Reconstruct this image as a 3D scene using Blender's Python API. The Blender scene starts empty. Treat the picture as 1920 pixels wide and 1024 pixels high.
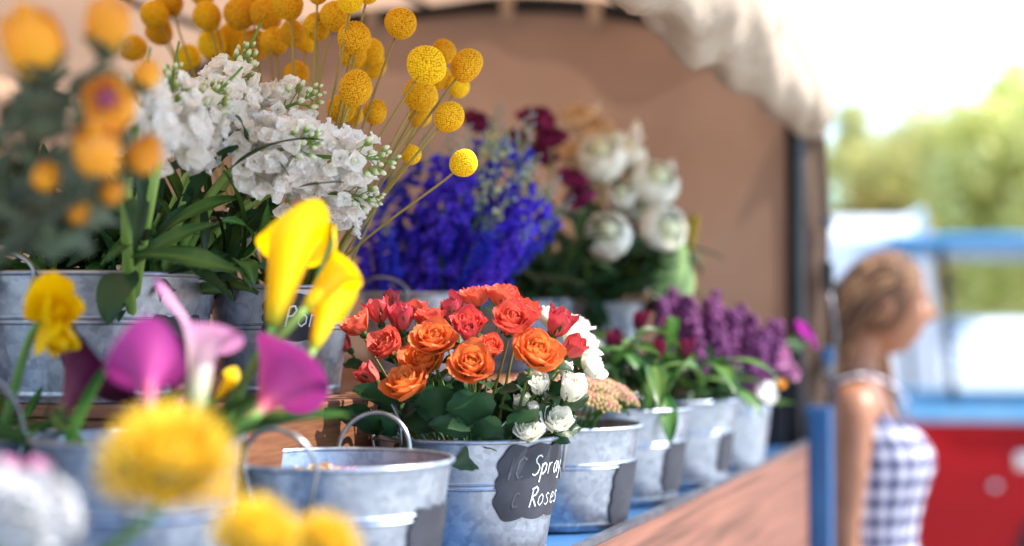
import bpy, math, random
import numpy as np
from mathutils import Vector, Matrix, noise as mnoise
PI = math.pi
R = random.Random(7)
sc = bpy.context.scene
COL = sc.collection
ZC = 1.55                    # eye height of the camera, metres
FPX = 2667.0                 # focal length in photo pixels
PITCH = math.atan(88 / FPX)

def at(px, py, d):
    """point at depth d metres in front of the camera, seen at photo pixel px, py"""
    x, y, z = (px - 960) / FPX, 1.0, (512 - py) / FPX
    yy = y * math.cos(PITCH) - z * math.sin(PITCH)
    zz = y * math.sin(PITCH) + z * math.cos(PITCH)
    return Vector((x * d / yy, d, ZC + zz * d / yy))

P0 = Vector((.068, 1.57, 0)); U = Vector((.365, .931, 0)); V = Vector((-.931, .365, 0))
def T(t, s, z):
    """truck frame: t along the truck, s inward from its side rail, z relative to eye height"""
    p = P0 + U * t + V * s
    return Vector((p.x, p.y, ZC + z))

def lin(c):
    if isinstance(c, str):
        c = [int(c[i:i+2], 16) / 255 for i in (0, 2, 4)]
    return tuple((x / 12.92 if x <= .04045 else ((x + .055) / 1.055) ** 2.4) for x in c) + (1,)

# ------------------------------------------------------------------ mesh builder
class MB:
    def __init__(s): s.v = []; s.f = []; s.t = []
    def add(s, vs, fs, t=0.0):
        o = len(s.v); s.v += [tuple(v) for v in vs]
        s.f += [tuple(i + o for i in f) for f in fs]
        s.t += list(t) if hasattr(t, '__len__') else [t] * len(vs)
    def merge(s, o, M=None, sc_=1.0):
        vs = [(M @ Vector(v)) if M else v for v in o.v]
        s.add(vs, o.f, o.t)
    def grid(s, pts, t=0.0, closed=False):
        """pts: rows of equal length"""
        n, m = len(pts), len(pts[0]); fs = []
        for i in range(n - 1):
            for j in range(m if closed else m - 1):
                k = (j + 1) % m
                fs.append((i*m+j, i*m+k, (i+1)*m+k, (i+1)*m+j))
        s.add([p for r in pts for p in r], fs, t)
    def box(s, c, h, M=None):
        vs = [(c[0]+a*h[0], c[1]+b*h[1], c[2]+d*h[2]) for a in (-1,1) for b in (-1,1) for d in (-1,1)]
        if M: vs = [M @ Vector(v) for v in vs]
        s.add(vs, [(0,1,3,2),(4,6,7,5),(0,4,5,1),(2,3,7,6),(0,2,6,4),(1,5,7,3)])
    def tube(s, pts, rad, n=8, t=0.0, cap=True):
        pts = [Vector(p) for p in pts]; N = len(pts)
        rs = rad if hasattr(rad, '__len__') else [rad] * N
        tv = t if hasattr(t, '__len__') else [t] * N
        d0 = (pts[1] - pts[0]).normalized()
        a = d0.orthogonal().normalized(); rows = []; tt = []
        for i in range(N):
            d = (pts[min(i+1, N-1)] - pts[max(i-1, 0)]).normalized()
            a = (a - d * a.dot(d)).normalized(); b = d.cross(a)
            rows.append([pts[i] + (a * math.cos(2*PI*k/n) + b * math.sin(2*PI*k/n)) * rs[i] for k in range(n)])
            tt += [tv[i]] * n
        o = len(s.v)
        s.grid(rows, tt, closed=True)
        if cap:
            s.f.append(tuple(o + k for k in range(n))[::-1]); s.f.append(tuple(o + (N-1)*n + k for k in range(n)))
    def ball(s, c, r, n=8, m=6, t=0.0, sx=(1,1,1)):
        rows = []
        for i in range(m + 1):
            th = PI * i / m
            rows.append([(c[0] + r*sx[0]*math.sin(th)*math.cos(2*PI*k/n), c[1] + r*sx[1]*math.sin(th)*math.sin(2*PI*k/n), c[2] - r*sx[2]*math.cos(th)) for k in range(n)])
        s.grid(rows, t, closed=True)
    def lathe(s, prof, n=48, t=0.0):
        rows = [[(r*math.cos(2*PI*k/n), r*math.sin(2*PI*k/n), z) for k in range(n)] for r, z in prof]
        s.grid(rows, t, closed=True)
    def mesh(s, name, smooth=True, mat=None):
        me = bpy.data.meshes.new(name); me.from_pydata(s.v, [], s.f); me.update()
        a = me.attributes.new('t', 'FLOAT', 'POINT'); a.data.foreach_set('value', np.array(s.t, dtype=np.float32))
        if smooth: me.polygons.foreach_set('use_smooth', [True] * len(me.polygons))
        if mat: me.materials.append(mat)
        return me

def link(name, me, parent=None, M=None):
    o = bpy.data.objects.new(name, me); COL.objects.link(o)
    if parent: o.parent = parent
    if M is not None: o.matrix_local = M
    return o
def tag(o, label=None, cat=None, group=None, kind=None):
    for k, v in (('label', label), ('category', cat), ('group', group), ('kind', kind)):
        if v: o[k] = v
    return o
def thing(name, loc, label, cat, group=None):
    o = bpy.data.objects.new(name, None); COL.objects.link(o); o.location = loc; o.empty_display_size = .05
    return tag(o, label, cat, group)
def bev(o, w, seg=2):
    m = o.modifiers.new('bevel', 'BEVEL'); m.width = w; m.segments = seg; m.limit_method = 'ANGLE'; return o

# ------------------------------------------------------------------ materials
def newmat(name):
    m = bpy.data.materials.new(name); m.use_nodes = True; nt = m.node_tree
    for n in list(nt.nodes): nt.nodes.remove(n)
    out = nt.nodes.new('ShaderNodeOutputMaterial'); return m, nt, out
def N(nt, typ, **kw):
    n = nt.nodes.new(typ)
    for k, v in kw.items():
        if k in n.inputs.keys(): n.inputs[k].default_value = v
        else: setattr(n, k, v)
    return n
def ramp(nt, src, stops):
    r = nt.nodes.new('ShaderNodeValToRGB'); e = r.color_ramp.elements
    while len(e) < len(stops): e.new(.5)
    for el, (p, c) in zip(e, stops): el.position = p; el.color = c
    nt.links.new(src, r.inputs[0]); return r
def petal_mat(name, stops, trans=.35, rough=.55, nscale=60, namt=.18, rnd=.12, tcol=None):
    """stops: colours along the petal (attribute t), with mottling and a per-flower shift"""
    m, nt, out = newmat(name); L = nt.links.new
    a = N(nt, 'ShaderNodeAttribute', attribute_name='t')
    tc = N(nt, 'ShaderNodeTexCoord'); nz = N(nt, 'ShaderNodeTexNoise', Scale=nscale, Detail=4.0)
    L(tc.outputs['Object'], nz.inputs['Vector'])
    sm = N(nt, 'ShaderNodeMath', operation='MULTIPLY_ADD'); sm.inputs[1].default_value = namt * 2; 
    L(nz.outputs['Fac'], sm.inputs[0]); ad = N(nt, 'ShaderNodeMath', operation='SUBTRACT'); L(a.outputs['Fac'], ad.inputs[0]); ad.inputs[1].default_value = namt
    L(ad.outputs[0], sm.inputs[2])
    r = ramp(nt, sm.outputs[0], [(p, lin(c)) for p, c in stops])
    oi = N(nt, 'ShaderNodeObjectInfo'); hs = N(nt, 'ShaderNodeHueSaturation')
    mh = N(nt, 'ShaderNodeMapRange'); mh.inputs[3].default_value = .5 - rnd * .09; mh.inputs[4].default_value = .5 + rnd * .09
    L(oi.outputs['Random'], mh.inputs[0]); L(mh.outputs[0], hs.inputs['Hue'])
    mv = N(nt, 'ShaderNodeMapRange'); mv.inputs[3].default_value = 1 - rnd; mv.inputs[4].default_value = 1 + rnd
    L(oi.outputs['Random'], mv.inputs[0]); L(mv.outputs[0], hs.inputs['Value']); L(r.outputs[0], hs.inputs['Color'])
    p = N(nt, 'ShaderNodeBsdfPrincipled', Roughness=rough); p.inputs['Specular IOR Level'].default_value = .3
    L(hs.outputs[0], p.inputs['Base Color'])
    bp = N(nt, 'ShaderNodeBump', Strength=.25, Distance=.001)
    n2 = N(nt, 'ShaderNodeTexNoise', Scale=nscale * 5); L(tc.outputs['Object'], n2.inputs['Vector']); L(n2.outputs['Fac'], bp.inputs['Height'])
    L(bp.outputs[0], p.inputs['Normal'])
    if trans > 0:
        tr = N(nt, 'ShaderNodeBsdfTranslucent'); L(hs.outputs[0], tr.inputs['Color'])
        mx = N(nt, 'ShaderNodeMixShader'); mx.inputs[0].default_value = trans
        L(p.outputs[0], mx.inputs[1]); L(tr.outputs[0], mx.inputs[2]); L(mx.outputs[0], out.inputs[0])
    else: L(p.outputs[0], out.inputs[0])
    return m
def solid(name, c1, c2=None, scale=20, rough=.6, metal=0, bump=0, bdist=.002, detail=5, coat=0, stretch=None, lo=.35, hi=.65, spec=.5):
    m, nt, out = newmat(name); L = nt.links.new; tc = N(nt, 'ShaderNodeTexCoord')
    p = N(nt, 'ShaderNodeBsdfPrincipled', Roughness=rough, Metallic=metal); p.inputs['Coat Weight'].default_value = coat; p.inputs['Specular IOR Level'].default_value = spec
    nz = N(nt, 'ShaderNodeTexNoise', Scale=scale, Detail=float(detail)); src = tc.outputs['Object']
    if stretch:
        mp = N(nt, 'ShaderNodeMapping'); mp.inputs['Scale'].default_value = stretch; L(src, mp.inputs[0]); src = mp.outputs[0]
    L(src, nz.inputs['Vector'])
    r = ramp(nt, nz.outputs['Fac'], [(lo, lin(c1)), (hi, lin(c2 or c1))]); L(r.outputs[0], p.inputs['Base Color'])
    if bump:
        b = N(nt, 'ShaderNodeBump', Strength=bump, Distance=bdist); L(nz.outputs['Fac'], b.inputs['Height']); L(b.outputs[0], p.inputs['Normal'])
    L(p.outputs[0], out.inputs[0]); return m

def galvanized():
    m, nt, out = newmat('galvanised_zinc'); L = nt.links.new; tc = N(nt, 'ShaderNodeTexCoord')
    vo = N(nt, 'ShaderNodeTexVoronoi', Scale=150.0); L(tc.outputs['Object'], vo.inputs['Vector'])
    nz = N(nt, 'ShaderNodeTexNoise', Scale=26.0, Detail=9.0, Roughness=.7); L(tc.outputs['Object'], nz.inputs['Vector'])
    n3 = N(nt, 'ShaderNodeTexNoise', Scale=160.0, Detail=3.0); L(tc.outputs['Object'], n3.inputs['Vector'])
    sp = N(nt, 'ShaderNodeSeparateColor'); L(vo.outputs['Color'], sp.inputs[0])
    mx = N(nt, 'ShaderNodeMix', data_type='FLOAT'); mx.inputs[0].default_value = .22; L(nz.outputs['Fac'], mx.inputs[2]); L(sp.outputs[0], mx.inputs[3])
    r = ramp(nt, mx.outputs[0], [(.28, lin('8690a0')), (.52, lin('a6b0be')), (.75, lin('c0c8d2'))])
    rr = N(nt, 'ShaderNodeMapRange'); rr.inputs[3].default_value = .25; rr.inputs[4].default_value = .52; L(mx.outputs[0], rr.inputs[0])
    p = N(nt, 'ShaderNodeBsdfPrincipled', Metallic=.82); L(r.outputs[0], p.inputs['Base Color']); L(rr.outputs[0], p.inputs['Roughness'])
    b = N(nt, 'ShaderNodeBump', Strength=.16, Distance=.001); L(nz.outputs['Fac'], b.inputs['Height'])
    b2 = N(nt, 'ShaderNodeBump', Strength=.15, Distance=.0006); L(n3.outputs['Fac'], b2.inputs['Height']); L(b.outputs[0], b2.inputs['Normal'])
    L(b2.outputs[0], p.inputs['Normal']); L(p.outputs[0], out.inputs[0]); return m

def canvas(name, c1, c2, trans=.25, scale=2.5):
    m, nt, out = newmat(name); L = nt.links.new; tc = N(nt, 'ShaderNodeTexCoord')
    nz = N(nt, 'ShaderNodeTexNoise', Scale=scale, Detail=7.0, Roughness=.6); L(tc.outputs['Object'], nz.inputs['Vector'])
    n2 = N(nt, 'ShaderNodeTexNoise', Scale=900.0, Detail=2.0); L(tc.outputs['Object'], n2.inputs['Vector'])
    r = ramp(nt, nz.outputs['Fac'], [(.3, lin(c1)), (.7, lin(c2))])
    p = N(nt, 'ShaderNodeBsdfPrincipled', Roughness=.9); p.inputs['Specular IOR Level'].default_value = .15; L(r.outputs[0], p.inputs['Base Color'])
    b = N(nt, 'ShaderNodeBump', Strength=.5, Distance=.012); L(nz.outputs['Fac'], b.inputs['Height'])
    b2 = N(nt, 'ShaderNodeBump', Strength=.2, Distance=.0005); L(n2.outputs['Fac'], b2.inputs['Height']); L(b.outputs[0], b2.inputs['Normal']); L(b2.outputs[0], p.inputs['Normal'])
    tr = N(nt, 'ShaderNodeBsdfTranslucent'); L(r.outputs[0], tr.inputs['Color'])
    mx = N(nt, 'ShaderNodeMixShader'); mx.inputs[0].default_value = trans; L(p.outputs[0], mx.inputs[1]); L(tr.outputs[0], mx.inputs[2]); L(mx.outputs[0], out.inputs[0]); return m

ZINC = galvanized()
M_WIRE = solid('handle_wire', 'a9adb3', '7d8288', 40, .35, .85, .2)
M_CHALK = solid('chalkboard', '20222c', '353742', 25, .65, 0, .2, .0006)
M_WRITE = solid('chalk', 'e8ecf0', 'cfd5dc', 300, .9)
M_GHOST = solid('chalk_smudge', '5c5c66', '4a4a54', 300, .9)
M_CANVAS = canvas('tan_canvas', '92735e', 'a4856f', .22)
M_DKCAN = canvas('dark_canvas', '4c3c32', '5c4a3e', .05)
M_ROOF = canvas('roof_canvas', 'c09c80', 'd0ac8e', .40)
M_VAL = canvas('pale_canvas', 'a39382', 'b4a492', .12, 9)
M_WOOD = solid('rail_wood', '5c3828', '865644', 5, .6, 0, .3, .001, stretch=(.7, .7, 22))
M_WOOD2 = solid('crate_wood', '603820', '7e5030', 6, .6, 0, .3, .001, stretch=(4, 4, 50))
M_BLUE = solid('blue_paint', '0f4f86', '176096', 8, .35, 0, .05, coat=.4)
M_BED = solid('bed_paint', '12385c', '1c5080', 6, .4, 0, .1)
M_BLACK = solid('black_steel', '15171c', '22242a', 15, .45, .3)
M_EDGE = solid('edge_steel', '5e6068', '7c7e86', 30, .4, .8)
M_STEM = petal_mat('green_stem', [(0, '36602a'), (1, '6f9444')], .1, .5, 30, .3, .2)
M_STEMY = petal_mat('straw_green_stem', [(0, '6d7a34'), (1, '9a8748')], .05, .6, 30, .3, .15)
M_STEMR = petal_mat('reddish_stem', [(0, '56682f'), (1, '7c6a3a')], .05, .5, 40, .3, .2)
M_LEAF = petal_mat('dark_leaf', [(0, '30492a'), (.5, '2b4b2a'), (1, '1b3420')], .22, .42, 45, .25, .3)
M_LEAFB = petal_mat('bright_leaf', [(0, '6b8a40'), (.5, '355c28'), (1, '2c5226')], .3, .42, 40, .25, .25)
M_LEAFG = petal_mat('grey_leaf', [(0, '7c8464'), (.5, '566450'), (1, '5c6452')], .25, .5, 40, .25, .25)
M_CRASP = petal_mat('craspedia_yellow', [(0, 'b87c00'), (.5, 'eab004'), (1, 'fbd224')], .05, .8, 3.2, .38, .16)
FSTOP = 1.7; EXPO = 1.88
# ------------------------------------------------------------------ petals, leaves, flower heads
def petal(mb, phi, r0, z0, L, W, th0, th1, p=1.0, ruf=0.0, nu=6, nv=6, tip=.75, rc=None, t0=0., t1=1., seed=0, rcurl=0.0, point=0.0):
    """a petal standing at azimuth phi, leaning from th0 at its foot to th1 at its tip (0 = upright)"""
    r, z = r0, z0; rows = []; tt = []
    er, et = (math.cos(phi), math.sin(phi)), (-math.sin(phi), math.cos(phi))
    for i in range(nv + 1):
        v = i / nv
        pk = tip
        w = W * ((.28 + .72 * math.sin(v / pk * PI / 2)) if v < pk else max(.0, 1 - ((v - pk) / (1 - pk)) ** 2 * .88) ** .5)
        if point: w *= (1 - point * v ** 3)
        th = th0 + (th1 - th0) * v ** p
        row = []
        for j in range(nu + 1):
            u = 2 * j / nu - 1
            Rc = max(abs(r), rc or W * .8)
            a = u * w / Rc
            rr = r - Rc * (1 - math.cos(a)); tg = Rc * math.sin(a)
            rf = ruf * v * v * math.sin(u * 7 + seed * 3.1 + v * 2) * (.4 + abs(u)) + ruf * .6 * v * math.sin(u * 3 + seed)
            drop = -abs(u) ** 2 * L * .10 * (v ** 2)
            nr, nz_ = math.cos(th), -math.sin(th)      # outward normal
            rr += nr * rf; zz = z + nz_ * rf + math.cos(th) * drop; rr += math.sin(th) * drop
            rr += rcurl * abs(u) ** 3 * v
            row.append((er[0]*rr + et[0]*tg, er[1]*rr + et[1]*tg, zz)); tt.append(t0 + (t1 - t0) * (v * .85 + .15 * abs(u)))
        rows.append(row)
        r += math.sin(th) * L / nv; z += math.cos(th) * L / nv
    mb.grid(rows, tt)

GA = PI * (3 - 5 ** .5)
def rose_mesh(rad, open_, n=26, seed=0, mat=None, hgt=1.0, ruf=.05, nu=7, nv=7):
    """a cupped rosette; open_ 0 = bud, 1 = full open rose"""
    r = random.Random(seed); mb = MB()
    for i in range(n):
        q = i / (n - 1); ph = i * GA + r.uniform(-.25, .25); Rq = rad * (.10 + (.62 + .28 * open_) * q ** 1.15)
        L = rad * hgt * (.80 + .50 * q * (.3 + .7 * open_)) * r.uniform(.93, 1.07)
        th0 = .15 + 1.25 * q ** .8 * (.45 + .55 * open_); th1 = -.55 + q ** 1.5 * (.35 + .95 * open_) + r.uniform(-.12, .12)
        petal(mb, ph, rad * (.03 + .05 * q), 0, L, max(rad * .26, Rq * .86), th0, th1, .55 + .25 * (1 - q), ruf * rad * (.4 + q), nu, nv, .66,
              rc=max(rad * .14, Rq * .95), t0=.25 * q, t1=.5 + .5 * q + r.uniform(-.12, .12), seed=r.uniform(0, 9))
    return mb.mesh('rose', mat=mat)
def globe_mesh(rad, n=46, seed=0, mat=None, closed=.25):
    """a ball of many thin overlapping petals round a small green heart"""
    r = random.Random(seed); mb = MB(); mb.ball((0, 0, rad * 1.22), rad * .36, 14, 10, .22)
    for i in range(n):
        q = i / (n - 1); Rq = rad * (.30 + .70 * q); th0 = 1.45; th1 = -1.45 + .50 * q + r.uniform(-.08, .08)
        petal(mb, i * GA, rad * .05, rad * (1 - q) * .55, Rq * (2.15 - .15 * q) * r.uniform(.95, 1.05), Rq * .80, th0, th1, 1.0, .02 * rad, 7, 7, .6, rc=Rq, t0=.1 + .3 * q, t1=.25 + .75 * q, seed=r.uniform(0, 9))
    return mb.mesh('globe_bloom', mat=mat)
def sepal_mesh(rad, n=5, seed=0, mat=None, th=1.5, L=1.0):
    r = random.Random(seed); mb = MB()
    mb.ball((0, 0, -.12 * rad), rad * .24, 10, 6, .6, (1, 1, 1.15))
    for k in range(n):
        petal(mb, 2*PI*k/n, rad*.14, -.02*rad, rad*.85*L, rad*.14, .6, th + r.uniform(-.3, .5), 1.2, 0, 2, 6, .4, rc=rad*.3, t0=.3, t1=.9, point=.85)
    return mb.mesh('sepals', mat=mat)
def leaf_mb(L, W, bend=.6, fold=.35, wave=0, nu=4, nv=10, seed=0, tip=1.0, serr=0):
    mb = MB(); rows = []; tt = []; x = z = 0.
    for i in range(nv + 1):
        v = i / nv; w = W * (math.sin(PI * (v * .97 + .015) ** tip)) ** .8 * .5 + W * .02
        if serr and i % 2: w *= 1 - serr
        th = bend * v; row = []
        for j in range(nu + 1):
            u = 2*j/nu - 1; f = fold * abs(u) * w + wave * W * math.sin(v * 9 + seed + u * 1.2) * abs(u) * .3
            row.append((x - math.cos(th) * f * -1 * -1, u * w, z + math.sin(th) * f)); tt.append(.15 if abs(u) < .1 else .6 + .3 * math.sin(v * 7 + seed))
        rows.append(row); x += math.sin(th) * L / nv; z += math.cos(th) * L / nv
    mb.grid(rows, tt); return mb
def leaf_mesh(L, W, bend=.6, fold=.35, wave=.3, seed=0, mat=None, tip=1.0, serr=0, name='leaf', nv=10):
    return leaf_mb(L, W, bend, fold, wave, 4, nv, seed, tip, serr).mesh(name, mat=mat)

def fib(n):
    i = np.arange(n) + .5; ph = np.arccos(1 - 2*i/n); th = PI * (1 + 5**.5) * i
    return np.stack([np.cos(th)*np.sin(ph), np.sin(th)*np.sin(ph), np.cos(ph)], 1)
def craspedia_mesh(seed, pts=620, tall=1.0):
    mb = MB(); F = fib(pts); rg = np.random.RandomState(seed)
    F = F + rg.normal(0, .020, F.shape); F /= np.linalg.norm(F, axis=1)[:, None]
    n, m = 120, 72; th = np.linspace(0, PI, m + 1); ph = np.linspace(0, 2*PI, n, endpoint=False)
    TH, PH = np.meshgrid(th, ph, indexing='ij'); D = np.stack([np.sin(TH)*np.cos(PH), np.sin(TH)*np.sin(PH), -np.cos(TH)], -1).reshape(-1, 3)
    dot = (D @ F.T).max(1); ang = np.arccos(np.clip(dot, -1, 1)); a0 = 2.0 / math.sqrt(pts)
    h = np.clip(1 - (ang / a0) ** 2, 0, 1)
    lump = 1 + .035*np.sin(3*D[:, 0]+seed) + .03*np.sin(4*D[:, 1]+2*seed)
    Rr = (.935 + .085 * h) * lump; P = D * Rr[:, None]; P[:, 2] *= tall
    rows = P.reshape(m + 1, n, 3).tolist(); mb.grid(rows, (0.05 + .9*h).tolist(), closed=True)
    return mb.mesh('craspedia_ball', mat=M_CRASP)

def floret(mb, M, size, npet, th, ruf, seed, t0, t1, nu=3, nv=3, wfac=.62, centre=None):
    o = MB(); r = random.Random(seed)
    for k in range(npet):
        petal(o, 2*PI*k/npet + r.uniform(-.2, .2), size*.06, 0, size*r.uniform(.85, 1.1), size*wfac, .35, th + r.uniform(-.35, .35), .8, ruf*size, nu, nv, .6, rc=size*.7, t0=t0, t1=t1, seed=r.uniform(0, 9))
    mb.merge(o, M)
def orient(p, d, spin=0, s=1.0):
    d = Vector(d).normalized(); q = d.to_track_quat('Z', 'Y')
    return Matrix.Translation(p) @ q.to_matrix().to_4x4() @ Matrix.Rotation(spin, 4, 'Z') @ Matrix.Scale(s, 4)
def spike_meshes(L, rad, fs, n, seed, mat, budmat, npet=4, double=True, taper=.5, th=1.35, tipbuds=14, centre_t=0.0, ruf=.16, budfrac=.78, gap=0, nf=3, wfac=.62):
    """flower spike along +Z: florets below, buds at the tip -> (blossoms, buds)"""
    r = random.Random(seed); mb = MB(); bb = MB()
    for i in range(n):
        q = (i + .5) / n; z = L * budfrac * q; ph = i * GA + r.uniform(-.4, .4)
        if r.random() < gap: continue
        w = rad * (1 - taper * q ** 1.5) * r.uniform(.75, 1.1)
        d = Vector((math.cos(ph), math.sin(ph), .35 + r.uniform(-.2, .5)))
        p = Vector((math.cos(ph)*w, math.sin(ph)*w, z + r.uniform(-.01, .01) * L * 3))
        f = fs * r.uniform(.8, 1.15) * (1 - .35 * q)
        floret(mb, orient(p - d.normalized()*f*.3, d, r.uniform(0, 6)), f, npet, th, ruf, r.random(), .2, 1, nf, nf, wfac)
        if double: floret(mb, orient(p - d.normalized()*f*.2, d, r.uniform(0, 6), .62), f, npet, th*.45, ruf, r.random(), .1, .9, nf, nf, wfac)
        if centre_t: mb.ball(tuple(p), f*.16, 5, 4, centre_t)
    for i in range(tipbuds):
        q = i / tipbuds; z = L * (budfrac - .06 + .28 * q); ph = i * GA
        w = rad * .55 * (1 - q * .8); s = fs * .26 * (1.1 - .6 * q)
        d = Vector((math.cos(ph), math.sin(ph), 1.0 + q * 2)).normalized(); p = Vector((math.cos(ph)*w, math.sin(ph)*w, z))
        bb.tube([Vector((0, 0, z - w*.9)), p - d*s*.5], fs*.03, 4)
        o = MB(); o.ball((0, 0, 0), s, 7, 5, 0, (.62, .62, 1.25)); o.t = [.15 if v[2] < s*.3 else .95 for v in o.v]
        bb.merge(o, orient(p, d))
    return mb.mesh('blossoms', mat=mat), bb.mesh('buds', mat=budmat)

def bez(a, b, c, d, n):
    return [(a*(1-t)**3 + b*3*t*(1-t)**2 + c*3*t*t*(1-t) + d*t**3) for t in [i/(n-1) for i in range(n)]]

class Bucket: pass
def flower(name, label, cat, group, bk, head, dirn, parts, srad=.0022, smat=None, leaves=(), spin=None, scale=1.0, pull=.35, via=None, n=16, stemname='stem', base_off=None):
    """one cut stem standing in a bucket: Empty at its foot > stem, flower head parts, leaves"""
    b = bk.c.copy(); 
    if base_off: b += Vector(base_off)
    else: b += Vector((R.uniform(-.4, .4), R.uniform(-.4, .4), 0)) * bk.rb
    b.z = bk.z0 + .006
    root = thing(name, b, label, cat, group)
    H = Vector(head) - b; d = Vector(dirn).normalized()
    lat = Vector((H.x, H.y, 0)); off = lat.normalized() * min(lat.length * .45, bk.r * .55) if lat.length > 1e-4 else Vector((0, 0, 0))
    c1 = Vector((off.x, off.y, bk.h * 1.15)) if via is None else Vector(via) - b
    c2 = H - d * (H - c1).length * pull
    pts = bez(Vector((0, 0, 0)), c1, c2, H, n); mb = MB()
    mb.tube(pts, [srad * (1.15 - .35*i/(n-1)) for i in range(n)], 7, [i/(n-1) for i in range(n)])
    link(stemname, mb.mesh(stemname, mat=smat or M_STEM), root)
    sp = R.uniform(0, 6.28) if spin is None else spin
    M = orient(H, d, sp, scale)
    for pn, me in parts: link(pn, me, root, M)
    for me, fr, az, tilt, s in leaves:
        i = min(n-2, max(1, int(fr*(n-1)))); p = pts[i]; dd = (pts[i+1]-pts[i-1]).normalized()
        if tilt is None: tilt = .9
        side = Vector((math.cos(az), math.sin(az), 0)); side = (side - dd*side.dot(dd)).normalized()
        up = (dd * math.cos(tilt) + side * math.sin(tilt)).normalized()
        x = (side * math.cos(tilt) - dd * math.sin(tilt)).normalized(); y = up.cross(x)
        Ml = Matrix((x, y, up)).transposed().to_4x4(); Ml = Matrix.Translation(p) @ Ml @ Matrix.Scale(s, 4)
        link('leaf', me, root, Ml)
    return root

# ------------------------------------------------------------------ buckets
LET = {  # handwritten strokes in a 1 x 1.6 box
 'S': [[(.85,1.5),(.6,1.68),(.3,1.62),(.15,1.35),(.3,1.08),(.62,.88),(.78,.6),(.65,.22),(.35,.05),(.05,.2)]],
 'p': [[(.12,.95),(.14,.3),(.1,-.55)],[(.12,.75),(.4,1.0),(.68,.85),(.7,.4),(.42,.1),(.14,.25)]],
 'r': [[(.15,.98),(.17,.05)],[(.17,.65),(.35,.92),(.62,.95)]],
 'a': [[(.72,.85),(.45,1.0),(.15,.75),(.14,.3),(.38,.05),(.66,.3),(.74,.95),(.72,.3),(.9,.05)]],
 'y': [[(.1,.95),(.18,.4),(.45,.25),(.68,.5)],[(.75,.98),(.68,.1),(.5,-.45),(.15,-.4)]],
 'R': [[(.15,0),(.2,.8),(.18,1.6)],[(.05,1.45),(.5,1.65),(.78,1.4),(.6,1.0),(.2,.85),(.5,.5),(.85,.02)]],
 'o': [[(.45,.98),(.15,.75),(.12,.3),(.42,.04),(.72,.3),(.7,.75),(.45,.98)]],
 's': [[(.68,.85),(.4,1.0),(.18,.78),(.5,.5),(.66,.25),(.4,.03),(.1,.15)]],
 'e': [[(.15,.5),(.66,.6),(.6,.9),(.35,.98),(.13,.65),(.2,.15),(.45,.03),(.75,.2)]],
 'I': [[(.2,1.6),(.2,.0)]], 'C': [[(.8,1.4),(.5,1.6),(.2,1.3),(.15,.5),(.4,.1),(.8,.25)]],
 'P': [[(.2,0),(.2,1.6)],[(.2,1.55),(.6,1.6),(.8,1.25),(.6,.85),(.2,.8)]],
 'l': [[(.2,1.6),(.2,.0)]], 'n': [[(.15,1),(.15,0)],[(.15,.7),(.45,.98),(.68,.75),(.7,0)]], 't': [[(.35,1.5),(.35,.1),(.6,.05)],[(.1,1.0),(.65,1.0)]],
 'k': [[(.15,1.6),(.15,0)],[(.7,1.0),(.18,.45),(.75,0)]], 'i': [[(.2,.95),(.2,.0)],[(.2,1.3),(.21,1.38)]], 'm': [[(.1,1),(.1,0)],[(.1,.8),(.3,.98),(.45,.75),(.46,0)],[(.46,.8),(.65,.98),(.82,.75),(.85,0)]],
 'w': [[(.05,.98),(.25,.05),(.45,.8),(.65,.05),(.88,.98)]], 'h': [[(.15,1.6),(.15,0)],[(.15,.7),(.45,.98),(.68,.75),(.7,0)]],
}
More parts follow.
